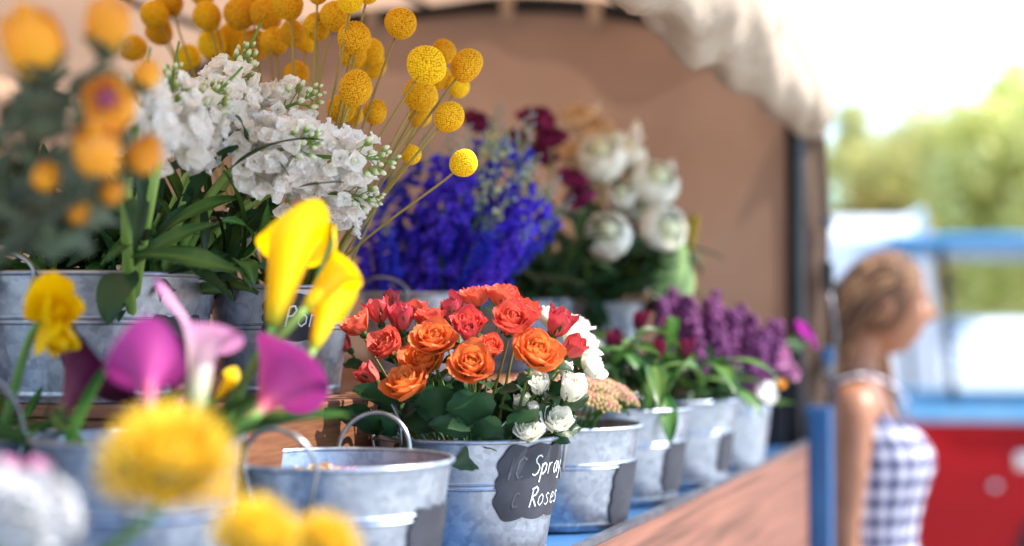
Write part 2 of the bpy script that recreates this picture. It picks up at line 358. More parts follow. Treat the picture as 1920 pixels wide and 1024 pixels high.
def bucket(label, c, rtop, h, handles=(), plaque=None, texts=(), ghosts=(), rbf=.80, group='galvanised flower buckets', wire_lean=.0, hup=.058, hw=.040):
    z0 = c.z; b = Bucket(); b.c = Vector((c.x, c.y, 0)); b.r = rtop; b.rb = rtop * rbf; b.h = h; b.z0 = z0; b.zt = z0 + h
    root = thing('metal_bucket', (c.x, c.y, z0), label, 'bucket', group); b.root = root
    def rad(z): return b.rb + (rtop - b.rb) * (z / h) ** .9
    def ridge(z):
        f = z / h; o = 0
        for q in (.62, .66): o += .0012 * math.exp(-((f - q) / .008) ** 2)
        for q in (.06,): o += .0015 * math.exp(-((f - q) / .012) ** 2)
        return o
    zs = sorted(set([i / 60 * h for i in range(61)] + [h * (.595 + i * .0035) for i in range(26)]))
    prof = [(.001, .003)] + [(b.rb - .002, .0005)] + [(rad(z) + ridge(z), z) for z in zs] + [(rad(z) - .0012, z) for z in reversed(zs) if z > .004] + [(.001, .004)]
    mb = MB(); mb.lathe(prof, 96)
    body = link('body', mb.mesh('bucket_body', mat=ZINC), root)
    mb = MB(); pr = [(rtop + .0008 + .0026*math.cos(a), h + .0026*math.sin(a)) for a in [2*PI*k/12 for k in range(13)]]; mb.lathe(pr, 96)
    link('rim', mb.mesh('bucket_rim', mat=ZINC), root)
    mb = MB(); mb.lathe([(.0005, 0), (rad(h*.62) - .002, 0)], 48)    # water in the bucket
    w = link('water', mb.mesh('bucket_water', mat=M_WATER), root, Matrix.Translation((0, 0, h*.62)))
    for az in handles:
        er = Vector((math.sin(az), -math.cos(az), 0)); et = Vector((math.cos(az), math.sin(az), 0)); pts = []
        mb = MB(); dr = -.30 * h
        for k in range(41):
            a = k / 40
            if a < .2: q = a / .2; w_, zz = -hw*(.72 + .28*q), dr*(1-q)
            elif a > .8: q = (1-a)/.2; w_, zz = hw*(.72 + .28*q), dr*(1-q)
            else: q = (a-.2)/.6; w_, zz = -hw*math.cos(PI*q), hup*math.sin(PI*q)
            rr = math.sqrt(max(1e-6, (rad(min(h, h + min(0, zz))) + .005)**2 - w_*w_))
            lean = wire_lean * max(0, zz)
            pts.append(er*(rr + lean) + et*w_ + Vector((0, 0, h + zz)))
        mb.tube(pts, .0022, 8)
        hd = link('handle', mb.mesh('bucket_handle', mat=M_WIRE), root)
        for sg in (0, -1):
            mb = MB(); p = pts[sg]; o = MB(); o.ball((0, 0, 0), .0058, 10, 6, 0, (1, .35, 1.5)); mb.merge(o, Matrix.Translation(p - er*.003) @ Matrix.Rotation(az, 4, 'Z'))
            link('rivet', mb.mesh('handle_rivet', mat=M_WIRE), hd)
    if plaque:
        az, fz, w, hh = plaque
        def S(x, y, o):
            z = h * fz + y; a = az + x / rad(z); r_ = rad(z) + o
            return (math.sin(a)*r_, -math.cos(a)*r_, z)
        def edge(u):
            a = abs(u); e = .90 + .10 * abs(math.cos(1.5 * PI * a)) ** .8
            if a > .78: e *= 1 - .22 * ((a - .78) / .22) ** 1.2
            return e
        n = 60; mb = MB(); rows = []
        for k in range(-1, 2): pass
        m_ = 14
        for i in range(n + 1):
            u = 2*i/n - 1; e = edge(u) * hh
            row = []
            for j in range(m_ + 1):
                v = 2*j/m_ - 1
                sx = 1 - .10 * (1 - abs(math.cos(v * 1.5 * PI)) ** .8) * abs(u) ** 3
                row.append((u * w * sx, v * e))
            rows.append(row)
        front = [[S(x, y, .0026) for x, y in r_] for r_ in rows]; back = [[S(x, y, .0016) for x, y in r_] for r_ in rows]
        mb.grid(front); mb.grid(back)
        loop = lambda g: [g[0][j] for j in range(m_+1)] + [g[i][m_] for i in range(1, n+1)] + [g[n][j] for j in range(m_-1, -1, -1)] + [g[i][0] for i in range(n-1, 0, -1)]
        mb.grid([loop(front), loop(back)], closed=True)
        pl = link('chalkboard_label', mb.mesh('chalkboard_label', mat=M_CHALK), root)
        for lst, mt, off in ((texts, M_WRITE, .0032), (ghosts, M_GHOST, .0030)):
            if not lst: continue
            mb = MB()
            for txt, x0, y0, s in lst:
                x = x0
                for ch in txt:
                    for st in LET.get(ch, []):
                        pp = []
                        for k in range(len(st) - 1):
                            for q in (0, .33, .66): pp.append((st[k][0]*(1-q)+st[k+1][0]*q, st[k][1]*(1-q)+st[k+1][1]*q))
                        pp.append(st[-1])
                        wob = [(x + s*(a + .18*b_), y0 + s*b_) for a, b_ in pp]
                        hw_ = s * .055 * (1 + .35*math.sin(x*900 + st[0][0]*9)); L_ = []; R_ = []
                        for k in range(len(wob)):
                            ax, ay = wob[max(0, k-1)]; bx_, by = wob[min(len(wob)-1, k+1)]; dx, dy = bx_-ax, by-ay; l = math.hypot(dx, dy) or 1
                            nx, ny = -dy/l*hw_, dx/l*hw_; px, py = wob[k]
                            L_.append(S(px+nx, py+ny, off)); R_.append(S(px-nx, py-ny, off))
                        mb.grid([L_, R_])
                    x += s * (.55 if ch in 'Ili' else .95)
            link('chalk_lettering' if mt is M_WRITE else 'rubbed_out_lettering', mb.mesh('lettering', smooth=False, mat=mt), pl)
    return b
M_WATER = solid('water', '2a3230', '3a443e', 8, .08, 0, .05)
# ------------------------------------------------------------------ the flower truck
BED = -.252
truck = thing('flower_truck', T(.2, .8, -1.55), 'blue and wooden market truck bed with a tan canvas cover, carrying the flower buckets', 'truck')
TR = truck.location
def tpart(name, mb, mat, smooth=True, parent=None, bevel=0):
    o = link(name, mb.mesh(name, smooth, mat), parent or truck)
    if parent is None: o.location = -TR
    if bevel: bev(o, bevel)
    return o
def tbox(mb, t0, t1, s0, s1, z0, z1):
    vs = [tuple(T(t, s, z)) for t in (t0, t1) for s in (s0, s1) for z in (z0, z1)]
    mb.add(vs, [(0,1,3,2),(4,6,7,5),(0,4,5,1),(2,3,7,6),(0,2,6,4),(1,5,7,3)])
TA, TB, SW = -1.35, 1.40, 1.62
mb = MB(); tbox(mb, TA, TB, .006, SW, BED-.03, BED); tpart('bed_floor', mb, M_BED)
# side rails: one plank high above the frame, steel strip along the top
for k in range(3):
    mb = MB(); tbox(mb, TA, TB-.035, -.0225, -.002, BED+.006-.30*(k+1)+.004, BED+.006-.30*k)
    tpart('side_board', mb, M_WOOD, False, None, .003)
mb = MB(); tbox(mb, TA, TB-.035, -.024, -.014, BED+.006, BED+.013); tpart('edge_strip', mb, M_EDGE, False)
mb = MB(); tbox(mb, TA, TB, SW, SW+.03, BED-.4, BED+.12); tpart('far_side_board', mb, M_WOOD, False)
mb = MB(); tbox(mb, TA, TB+.03, .1, SW-.1, BED-.75, BED-.034); tpart('chassis', mb, M_BLACK, False)
# corner post: blue steel below, black hoop bar above
mb = MB(); tbox(mb, TB+.005, TB+.052, -.060, -.008, BED-.9, -.175); tpart('corner_post', mb, M_BLUE, False, None, .004)
mb = MB(); tbox(mb, TB-.022, TB+.006, -.020, .016, BED-.9, -.19); tpart('post_channel', mb, M_BLACK, False, None, .002)
mb = MB(); tbox(mb, TB-.045, TB-.020, .02, SW-.05, BED+.001, -.085); tpart('headboard', mb, M_BLACK, False, None, .003)
def arch(s):
    q = (s / SW) * 2 - 1; return .50 + .195 * (1 - abs(q) ** 2.6)
for k, t in enumerate((TB - .012, TA)):
    mb = MB(); pts = [T(t, .004, BED-.2)] + [T(t, .004, z) for z in (0, .3, .46)] + [T(t, s, arch(s)) for s in np.linspace(.02, SW-.02, 26)] + [T(t, SW-.004, z) for z in (.4, 0, BED-.2)]
    mb.tube(pts, .019, 12); tpart('hoop', mb, M_BLACK)
mb = MB()   # lengthwise top bars
for s in (.34, .81, 1.28): mb.tube([T(TA, s, arch(s)+.004), T(TB, s, arch(s)+.004)], .009, 8)
tpart('roof_bar', mb, M_BLACK)
def wr(x, y, z, a=.02, f=3): return a * mnoise.noise(Vector((x*f, y*f, z*f)))
# end canvas (towards the cab)
mb = MB(); rows = []
for i in range(41):
    row = []
    for j in range(71):
        s = .004 + (SW-.008) * j / 70; z = BED + (arch(s) + .012 - BED) * i / 40
        fold = .010*math.sin(s*9 + 1.5*math.sin(z*4)) + .006*math.sin(s*23+z*6) + wr(s, z, 0, .03, 3)
        row.append(T(TB + .012 + fold, s, z))
    rows.append(row)
mb.grid(rows); tpart('end_canvas', mb, M_CANVAS)
# lashing tabs on the end canvas
for s in (.42, .62, .95, 1.2):
    mb = MB(); o = [T(TB-.030, s-.02, arch(s)+.012), T(TB-.030, s+.02, arch(s)+.012)]
    rows = []
    for k in range(7):
        q = k/6; z = arch(s) + .016 - .055*q; rows.append([T(TB-.030 - .004*math.sin(q*PI), s-.018+.006*q*q, z), T(TB-.030-.004*math.sin(q*PI), s+.018-.006*q*q, z)])
    mb.grid(rows); tpart('lashing_tab', mb, M_VAL)
# far side canvas and roof
mb = MB(); rows = []
for i in range(61):
    t = TA + (TB-TA) * i / 60; row = []
    for j in range(31):
        z = BED + (.535 - BED) * j / 30; row.append(T(t, SW + .012 + .012*math.sin(t*11+z*3) + wr(t, z, 2, .04, 3), z))
    rows.append(row)
mb.grid(rows); tpart('far_canvas', mb, M_ROOF)
mb = MB(); rows = []
for i in range(61):
    t = TA + (TB+.05-TA) * i / 60; row = []
    for j in range(41):
        s = SW * j / 40; row.append(T(t, s - .01, arch(s) + .020 + .008*math.sin(t*8) + wr(t, s, 5, .02, 4)))
    rows.append(row)
mb.grid(rows); tpart('roof_canvas', mb, M_ROOF)
mb = MB(); rows = []
for i in range(91):
    t = TA + (TB+.05-TA)*i/90; rows.append([T(t, -.012 - .006*math.sin(t*13) - .01*q, arch(0) + .022 - .12*q) for q in (0, .25, .5, .75, 1)])
mb.grid(rows); tpart('sun_gap_flap', mb, M_VAL)  # canvas strip added to stop sun leaking between roof and curtain
# rolled-up side curtain hanging along the opening
mb = MB(); rows = []; n = 260; m = 40
for i in range(n + 1):
    t = TA + (1.50 - TA) * i / n
    e = max(0, min(1, (t - .75) / .75))
    zc = .462 - .045 * e - .10 * max(0, min(1, (-.25 - t) / .3)); rz = .085 * (1 - .60 * e ** 1.6); rs = .055 * (1 - .45 * e ** 2)  # near end, out of view, hung lower to keep sun off the flowers
    if t > 1.44: rz *= max(.15, 1 - ((t-1.44)/.06)**2); rs *= max(.15, 1 - ((t-1.44)/.06)**2)
    tie = abs(((t + .10) % .34) / .34 - .5) * 2       # 0 mid-lobe, 1 at a tie
    bulge = 1.05 + .05*math.cos(tie*PI) ; row = []
    for j in range(m):
        a = 2*PI*j/m
        f = 1 + .07*math.sin(3*a + t*9 + math.sin(t*17)) + .05*math.sin(5*a - t*23) + .16*mnoise.noise(Vector((t*5, math.cos(a)*1.1, math.sin(a)*1.1))) + .09*abs(mnoise.noise(Vector((t*16 + 2*math.cos(a), math.cos(a)*3, math.sin(a)*3)))) + .03*mnoise.noise(Vector((t*50, math.cos(a)*4, math.sin(a)*4)))
        low = 1 + (.05 * (1 - tie)**1 - .05*tie**3) * (math.sin(a) < 0) * abs(math.sin(a))
        row.append(T(t, -.028 + math.cos(a)*rs*f*bulge, zc + math.sin(a)*rz*f*bulge*low))
    rows.append(row)
mb.grid(rows, closed=True); roll = tpart('rolled_side_curtain', mb, M_VAL)
for t in (-.27+.0, .07, .41, .75, 1.09, 1.33):
    mb = MB(); e = max(0, min(1, (t-.75)/.75)); zc = .462 - .045*e; rz = .085*(1-.6*e**1.6)*.98; rs = .055*(1-.45*e**2)*1.02
    pts = [T(t+.004*math.sin(a*3), -.028+math.cos(a)*rs*1.03, zc+math.sin(a)*rz*1.03) for a in [2*PI*k/24 for k in range(25)]]
    mb.tube(pts, .003, 6); link('tie_cord', mb.mesh('tie_cord', True, M_VAL), roll)
# corner strip of canvas beyond the hoop, with strap hardware
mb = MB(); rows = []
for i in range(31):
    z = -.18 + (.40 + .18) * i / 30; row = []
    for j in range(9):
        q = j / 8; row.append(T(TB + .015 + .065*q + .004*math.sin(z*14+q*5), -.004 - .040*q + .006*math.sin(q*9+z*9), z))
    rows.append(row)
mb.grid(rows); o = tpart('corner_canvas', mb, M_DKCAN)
for (z, dz, mt) in ((.088, .03, M_BLACK), (-.075, .02, M_BLUE), (-.10, .016, M_EDGE), (.20, .012, M_EDGE)):
    mb = MB(); tbox(mb, TB+.03, TB+.062, -.062, -.040, z-dz, z+dz); tpart('strap_buckle', mb, mt, False, None, .004)
mb = MB(); mb.tube([T(TB+.04, -.055, .06), T(TB+.045, -.066, -.02), T(TB+.05, -.06, -.10), T(TB+.035, -.06, -.18)], .004, 6); tpart('strap', mb, M_EDGE)
for (t, s) in ((-.75, .02), (-.75, SW-.22), (1.05, .02), (1.05, SW-.22)):
    w = MB(); w.lathe([(.16,-.09),(.30,-.10),(.37,-.09),(.385,-.05),(.385,.05),(.37,.09),(.30,.10),(.16,.09)], 48)
    c = T(t, s+.11, -1.55+.385); ax = Matrix((U, Vector((0,0,1)), -V)).transposed().to_4x4()
    wh = link('wheel', w.mesh('tyre', True, M_BLACK), truck, Matrix.Translation(c-TR) @ ax)
    w = MB(); w.lathe([(.001,-.05),(.10,-.05),(.16,-.085),(.17,-.07),(.17,.07),(.16,.085),(.10,.05),(.001,.05)], 32); link('rim', w.mesh('rim', True, M_BLUE), wh)

# raised crate shelf for the back row of buckets
SH = -.095
shelf = thing('wooden_shelf', T(.5, .85, BED+.001), 'raised brown wooden shelf carrying the back row of buckets', 'shelf')
def spart(name, args, mat):
    mb = MB(); tbox(mb, *args); o = link(name, mb.mesh(name, False, mat), shelf); o.location = -shelf.location; bev(o, .002); return o
spart('front_board', (-.36, 1.36, .192, .210, BED+.001, SH-.001), M_WOOD2)
spart('end_board', (-.36, -.342, .2105, 1.5, BED+.001, SH-.001), M_WOOD2)
spart('back_board', (-.36, 1.36, 1.5005, 1.52, BED+.001, SH-.001), M_WOOD2)
for k in range(5):
    a = .192 + k * .2655; spart('top_plank', (-.362, 1.362, a, a + .262, SH, SH+.012), M_WOOD2)
SH += .0125
# ------------------------------------------------------------------ buckets
def bc(px, d, z): p = at(px, 600, d); return Vector((p.x, d, ZC + z))
BZ = BED + .002
bA = bucket('front row bucket with two tall loop handles and pale petals inside', bc(640, 1.29, BZ), .100, .124, (-.42, 2.93), (1.18, .40, .036, .038), [('Mums', -.012, -.016, .011)], [], wire_lean=.1, hup=.035, hw=.036)
bB = bucket('galvanised bucket of orange spray roses with chalk label Spray Roses', bc(880, 1.53, BZ), .100, .127, (-.98, 1.72), (.86, .665, .052, .039), [('Spray', -.012, .006, .0125), ('Roses', -.012, -.026, .0125)], [('IC', -.042, .004, .014), ('C', -.034, -.026, .010)], hup=.044, hw=.031)
bC = bucket('galvanised bucket filled with pinkish green sedum heads', bc(1048, 1.76, BZ), .100, .121, (), (1.12, .36, .034, .037), [], [('In', -.02, -.008, .012)])
bD = bucket('galvanised bucket of dark red tulips, fourth in the front row', bc(1160, 1.99, BZ), .098, .128, (), (1.08, .40, .036, .034))
bE = bucket('pale sunlit bucket with green leaves hanging over its rim, second from the blue post', bc(1262, 2.20, BZ), .098, .128, (), (1.12, .40, .032, .030))
bF = bucket('tall pale bucket nearest the blue corner post, holding white and pink blooms', bc(1345, 2.45, BZ), .095, .150, ())
bU1 = bucket('wide galvanised tub of white stock on the raised shelf', bc(175, 1.50, SH), .128, .128, (-.45,), (1.05, .42, .04, .034), [], group='galvanised flower buckets', hup=.02)
bU2 = bucket('galvanised bucket on the shelf with a dark label reading P, holding the yellow billy buttons', bc(528, 1.60, SH), .080, .118, (), (.36, .72, .036, .026), [('Pom', -.014, -.010, .014)])
bU3 = bucket('shelf bucket packed with blue delphiniums', bc(790, 2.0, SH), .085, .118, (-.6,), hup=.022)
bU4 = bucket('shelf bucket of dark burgundy carnations behind the delphiniums', bc(975, 2.30, SH), .085, .112, ())
bU5 = bucket('shelf bucket holding white ranunculus, farthest from the camera', bc(1120, 2.52, SH), .085, .112, ())
bL1 = bucket('galvanised bucket of calla lilies low in the left corner', bc(262, 1.15, BZ), .082, .155, ())
bL2 = bucket('bucket of yellow pincushion blooms closest to the lens', bc(30, .86, BZ), .070, .100, ())
bL3 = bucket('tall bucket of orange blooms at the left edge', bc(-265, 1.0, BZ), .088, .150, ())
bL4 = bucket('small galvanised bucket with white phlox, left of the callas', bc(-40, 1.22, BZ), .080, .150, (.3,))
# ------------------------------------------------------------------ flower materials
M_ROSE_O = petal_mat('orange_rose', [(0, 'f2b450'), (.45, 'f0984a'), (.8, 'ea7c42'), (1, 'e06440')], .3, .5, 40, .14, .07)
M_ROSE_C = petal_mat('coral_rose', [(0, 'ee9460'), (.45, 'ea7658'), (.8, 'e4604e'), (1, 'd64c50')], .3, .5, 40, .14, .07)
M_ROSE_R = petal_mat('red_coral_rose', [(0, 'e87868'), (.5, 'dc5a58'), (1, 'bc344a')], .25, .5, 40, .14, .08)
M_ROSE_W = petal_mat('white_rose', [(0, 'e3e6b0'), (.4, 'f4f2df'), (1, 'faf8f0')], .3, .5, 40, .1, .03)
M_WHITE = petal_mat('white_petal', [(0, 'eef0d8'), (.35, 'fafaf6'), (1, 'fdfdfc')], .5, .55, 50, .08, .03)
M_BUDG = petal_mat('green_white_bud', [(0, '7f9c4a'), (.5, 'a9bf74'), (1, 'e6ead0')], .2, .5, 40, .05, .1)
M_CALY = petal_mat('yellow_calla', [(0, 'a4ad20'), (.18, 'ecc500'), (1, 'ffd800')], .35, .4, 25, .04, .05)
M_CALM = petal_mat('magenta_calla', [(0, 'c89a88'), (.15, 'd0607c'), (.4, 'ac3c86'), (1, '9c2f80')], .3, .4, 25, .06, .06)
M_CALP = petal_mat('pale_calla', [(0, '86a050'), (.25, 'dfe0bd'), (.6, 'e6c6d6'), (1, 'c47fb6')], .4, .4, 25, .05, .03)
M_CALD = petal_mat('plum_calla', [(0, '7f8a4a'), (.2, '8e4a66'), (.6, '5c1a48'), (1, '4c1038')], .25, .4, 25, .05, .05)
M_SPAD = petal_mat('spadix', [(0, 'd69a20'), (1, 'e0a82a')], .05, .8, 90, .2)
M_PIN = petal_mat('yellow_pincushion', [(0, 'd0a418'), (.4, 'f2c41c'), (1, 'fbd83c')], .25, .55, 60, .08, .06)
M_ORG = petal_mat('orange_bloom', [(0, 'f8a420'), (.4, 'fdc030'), (.85, 'fdb438'), (1, 'f6bc88')], .35, .55, 40, .1, .06)
M_PURPC = petal_mat('purple_centre', [(0, '7a2c50'), (1, 'b05a60')], 0, .8, 90, .2)
M_DEL = petal_mat('delphinium_blue', [(0, '3f2ac0'), (.5, '4034d8'), (1, '4a48ea')], .35, .5, 50, .2, .10)
M_DELV = petal_mat('delphinium_violet', [(0, '3c1ca8'), (.5, '4a26c4'), (1, '5a50e6')], .35, .5, 50, .2, .10)
M_DELB = petal_mat('delphinium_bud', [(0, '7c9a5c'), (.5, '93a790'), (1, '8f98c8')], .15, .5, 50, .2, .10)
M_BURG = petal_mat('burgundy_petal', [(0, '4c0c2c'), (.6, '6f1442'), (1, '8c1e56')], .2, .6, 50, .15, .10)
M_PEACH = petal_mat('peach_petal', [(0, 'd6a05c'), (.5, 'eac793'), (1, 'f2dcb8')], .3, .55, 40, .1, .05)
M_RAN = petal_mat('white_ranunculus', [(0, 'b9c878'), (.3, 'eef0d8'), (1, 'f8f7f2')], .3, .5, 40, .06, .03)
M_TULR = petal_mat('dark_red_tulip', [(0, '6c1430'), (.5, '5c0c30'), (1, '7c1440')], .25, .4, 30, .1, .08)
M_ASTI = petal_mat('purple_astilbe', [(0, '542450'), (.5, '77386f'), (1, '9c5890')], .25, .7, 60, .25, .12)
M_SED = petal_mat('sedum_bud', [(0, '6f8a40'), (.6, 'a0a860'), (.85, 'c89c80'), (1, 'c87478')], .15, .6, 80, .25, .15)
M_PINK = petal_mat('pink_petal', [(0, 'c890a8'), (.5, 'cf86b4'), (1, 'e0a4c8')], .3, .5, 40, .1, .06)
M_HOT = petal_mat('hot_pink_petal', [(0, 'a01888'), (1, 'c42cb4')], .3, .5, 40, .1, .03)
M_OLIVE = petal_mat('yellow_filler', [(0, '8a8a1c'), (.5, 'b8a420'), (1, 'd6b830')], .2, .6, 60, .2, .1)
M_PALEW = petal_mat('pale_green_wrap', [(0, 'a8cc80'), (1, 'b4d68c')], .45, .5, 8, .05)

M_STEMB = petal_mat('bright_green_stem', [(0, '6c9c48'), (1, 'a0c068')], .15, .45, 30, .2, .1)
# leaves
LF_ROSE = [leaf_mesh(.052, .030, .5, .3, .25, k, M_LEAF, .85, .12) for k in range(3)]
LF_LONG = [leaf_mesh(.13, .018, .6 + .4*k, .35, .3, k, M_LEAF) for k in range(3)]
LF_LONGB = [leaf_mesh(.13, .019, .7 + .4*k, .35, .3, k, M_LEAFB) for k in range(3)]
LF_TUL = [leaf_mesh(.14, .024, 1.6 + .5*k, .5, .4, k, M_LEAFB, .8) for k in range(2)]
LF_GREY = [leaf_mesh(.055, .042, .5, .4, .3, k, M_LEAFG, .9) for k in range(2)]
LF_SM = [leaf_mesh(.035, .013, .7, .3, .2, k, M_LEAFB) for k in range(2)]
rl = lambda: R.uniform(0, 6.28)
UP = Vector((0, 0, 1))
def dl(dx, dz, dy=-.1):   # a direction given as seen from the road: right, up, away
    return Vector((dx, dy, dz)).normalized()

# ------------------------------------------------------------------ billy buttons (craspedia)
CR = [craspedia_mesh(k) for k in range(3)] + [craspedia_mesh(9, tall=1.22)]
cras = [ # px, py, radius px, depth, mesh, label
 (752,44,31,1.55,0,'yellow billy button standing alone against the brown canvas, highest at right'),
 (800,122,37,1.50,1,'largest yellow billy button ball, middle of the right-hand cluster'),
 (832,97,23,1.60,2,'small billy button ball peeking out behind the largest one'),
 (874,122,27,1.52,3,'tall oval billy button, rightmost of the upper cluster'),
 (790,178,33,1.58,0,'billy button ball directly below the largest yellow ball'),
 (842,219,29,1.52,1,'round billy button ball above the blue delphiniums, right of the cluster'),
 (771,290,19,1.57,2,'small billy button ball low behind the white stock tips'),
 (869,307,26,1.47,0,'lowest billy button ball, leaning far right over the blue flowers'),
 (667,166,32,1.50,1,'round billy button ball just above the white stock flowers'),
 (664,72,32,1.54,0,'yellow billy button ball, upper of two stacked balls in the centre'),
 (662,104,26,1.60,2,'yellow billy button ball, lower of two stacked balls in the centre'),
 (697,97,25,1.64,1,'billy button ball half hidden right of the stacked central pair'),
 (699,122,25,1.67,2,'deeper yellow billy button ball below and right of the stacked pair'),
 (702,210,23,1.58,0,'small round billy button ball right above the white flower tips'),
 (640,205,28,1.60,2,'billy button ball partly hidden behind white stock, left of a small one'),
 (662,215,19,1.66,1,'billy button ball squeezed between two others over the white stock'),
 (788,216,22,1.62,2,'billy button ball at the bottom of the right-hand column'),
 (858,162,21,1.66,0,'billy button ball tucked below the tall oval one'),
 (822,145,24,1.66,1,'billy button ball hidden behind the largest one'),
 (592,50,26,1.62,0,'amber billy button ball left of the stacked pair, with a dark stem'),
 (628,30,28,1.60,1,'billy button ball near the top edge, beside the stacked pair'),
 (658,2,24,1.52,0,'billy button ball cut by the top edge, centre'),
 (690,-14,22,1.55,2,None),(596,-12,20,1.6,1,None),(540,8,28,1.62,1,None),(500,24,30,1.70,0,None),(450,26,33,1.72,1,None),
 (388,30,27,1.74,2,None),(397,84,28,1.78,0,None),(438,74,30,1.80,1,None),(478,84,30,1.76,2,None),(515,78,26,1.70,0,None),
 (548,62,26,1.66,2,None),(290,28,28,1.78,1,None),(298,60,25,1.82,0,None),(318,4,26,1.80,2,None),(556,140,24,1.70,0,None),
 (425,110,26,1.82,1,None),(574,78,22,1.72,1,None),(352,108,24,1.84,2,None),(250,90,26,1.86,1,None),(470,-8,28,1.74,0,None),(380,-16,26,1.78,1,None)]
for px, py, r, d, k, lab in cras:
    H = at(px, py, d); rr = r * d / FPX
    bx = at(max(590, min(690, 640 + (px-640)*.18)), 520, d)
    base = Vector((bU2.c.x + R.uniform(-.02, .05), bU2.c.y + R.uniform(-.03, .03), 0))
    di = (H - Vector((base.x+.01, base.y, bU2.zt))).normalized() + Vector((R.uniform(-.12,.12), R.uniform(-.1,.1), .05))
    me = CR[k]; di.normalize()
    root = flower('billy_button', lab or 'amber yellow billy button ball crowded in the shaded upper left clump', 'flower',
        'yellow billy buttons on straw stems' if lab else 'shaded billy buttons at the upper left', bU2, H - di*rr*.9, di, [], .0016, M_STEMY, pull=.3)
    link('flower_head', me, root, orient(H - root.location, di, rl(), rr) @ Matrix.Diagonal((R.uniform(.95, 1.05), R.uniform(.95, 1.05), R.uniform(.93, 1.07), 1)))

# ------------------------------------------------------------------ white stock in the wide tub
stocks = [ # base px, tip px, depth base, depth tip, rad, n, label
 ((505,290),(742,300),1.50,1.44,.040,46,'white stock spike reaching farthest right, its green bud tip beside the billy buttons'),
 ((560,355),(715,372),1.52,1.48,.030,26,'white stock spike lowest at right, above the yellow calla'),
 ((430,250),(606,170),1.52,1.50,.036,40,'white stock spike in the middle, tip among billy button stems'),
 ((400,235),(500,20),1.46,1.50,.034,36,'white stock spike rising to a green budded tip before the amber balls'),
 ((315,270),(470,110),1.40,1.42,.040,44,'white stock spike leaning right in front of the green leaves'),
 ((300,285),(340,55),1.32,1.36,.038,40,'upright white stock spike with a pale green bud cluster on top'),
 ((250,260),(285,70),1.24,1.26,.032,36,'blurred white stock spike closest to the orange blooms'),
 ((470,300),(600,255),1.45,1.42,.034,34,'white stock spike, centre of the white mass, facing the lens'),
 ((440,440),(500,420),1.66,1.62,.024,18,'small white stock spike low behind the leaves, beside the yellow calla'),
 ((640,420),(668,385),1.56,1.55,.012,8,'small loose white stock sprig hanging near the billy button stems')]
k = 0
for (b0, t0, d0, d1, rad, n, lab) in stocks:
    A = at(*b0, d0); B = at(*t0, d1); di = (B - A); L = di.length
    bf = .50 if k in (3, 4, 5, 6) else .80
    fl, bu = spike_meshes(L, rad*1.06, .0215, int(n*1.25*(.8 if bf < .6 else 1)), 40+k, M_WHITE, M_BUDG, npet=4, double=True, taper=.45, th=1.25, ruf=.11, nf=5, wfac=.56, budfrac=bf, tipbuds=22 if bf < .6 else 14)
    lv = [(LF_LONG[R.randrange(3)], R.uniform(.3, .9), rl(), R.uniform(.25, .6), R.uniform(.5, .9)) for _ in range(3 if n > 20 else 1)]
    lv += [(LF_LONGB[R.randrange(3)], R.uniform(.3, .8), rl(), R.uniform(.5, 1.0), R.uniform(.6, 1.0)) for _ in range(2 if n > 20 else 1)]
    root = flower('white_stock', lab, 'flower', 'white stock stems', bU1 if k < 8 else bU2, A, di, [('blossoms', fl), ('buds', bu)], .0052, M_STEMB, lv, pull=.45, base_off=(R.uniform(.01, .07), R.uniform(-.075, -.03), 0) if k < 8 else None)
    mb = MB(); mb.tube([Vector((0,0,-.005)), Vector((0,0,L*.5)), Vector((0,0,L*.9))], [.003,.0022,.0012], 6, .8); link('spike_stalk', mb.mesh('spike_stalk', mat=M_STEM), root, orient(A - root.location, di))
    k += 1
# broad stock leaves filling the tub: one leafy cut stem each
fol = [(60,430),(120,400),(180,440),(240,420),(300,400),(350,430),(400,420),(450,430),(200,470),(20,460),(320,460),(420,470),(100,470),(270,455),(480,460),(380,380),(90,455),(150,425),(215,410),(285,440),(340,405),(410,455),(460,415),(30,420),(250,475),(380,485)]
for i, (px, py) in enumerate(fol):
    d = R.uniform(1.42, 1.62) if px < 400 else R.uniform(1.48, 1.62); H = at(px, py, d)
    lv = [((LF_LONG + LF_LONGB)[R.randrange(5)], R.uniform(.35, .98), rl(), R.uniform(.4, 1.3), R.uniform(.6, 1.05)) for _ in range(8)]
    flower('leafy_stem', 'cut green leafy stem packed among the others in the wide tub of white stock', 'foliage', 'leafy stems in the wide tub', bU1, H, dl(R.uniform(-.4, .4), 1), [], .003, M_STEM, lv)
# big single leaves: over the tub rim and between the flowers
def lone_leaf(bk, foot, L, W, azim, tilt, bend, mat, label, fold=.3, M=None):
    p = Vector(foot); root = thing('broad_leaf', p, label, 'leaf')
    side = Vector((math.sin(azim), -math.cos(azim), 0)); up = (UP*math.cos(tilt) + side*math.sin(tilt)); x = side*math.cos(tilt) - UP*math.sin(tilt); y = up.cross(x)
    link('blade', leaf_mesh(L, W, bend, fold, .2, R.random(), mat, .9, nv=18), root, Matrix((x, y, up)).transposed().to_4x4()); 
    return root
lone_leaf(bU1, at(245, 512, 1.36), .078, .036, -.1, 1.7, 1.25, M_LEAF, 'broad dark green leaf folded down over the rim of the wide tub', 0.12)
lone_leaf(bU1, at(440, 495, 1.44), .07, .02, .5, 1.3, 1.3, M_LEAFB, 'drooping green leaf hanging between the tub and the next bucket', .3)
lone_leaf(bU1, at(560, 352, 1.38), .045, .010, 1.5, 1.35, .25, M_LEAF, 'dark leaf lying across the lower white stock above the yellow calla', .3)
lone_leaf(bU1, at(430, 320, 1.40), .105, .011, 1.35, .9, .85, M_LEAF, 'long narrow dark leaf arching up across the middle of the white stock', .3)

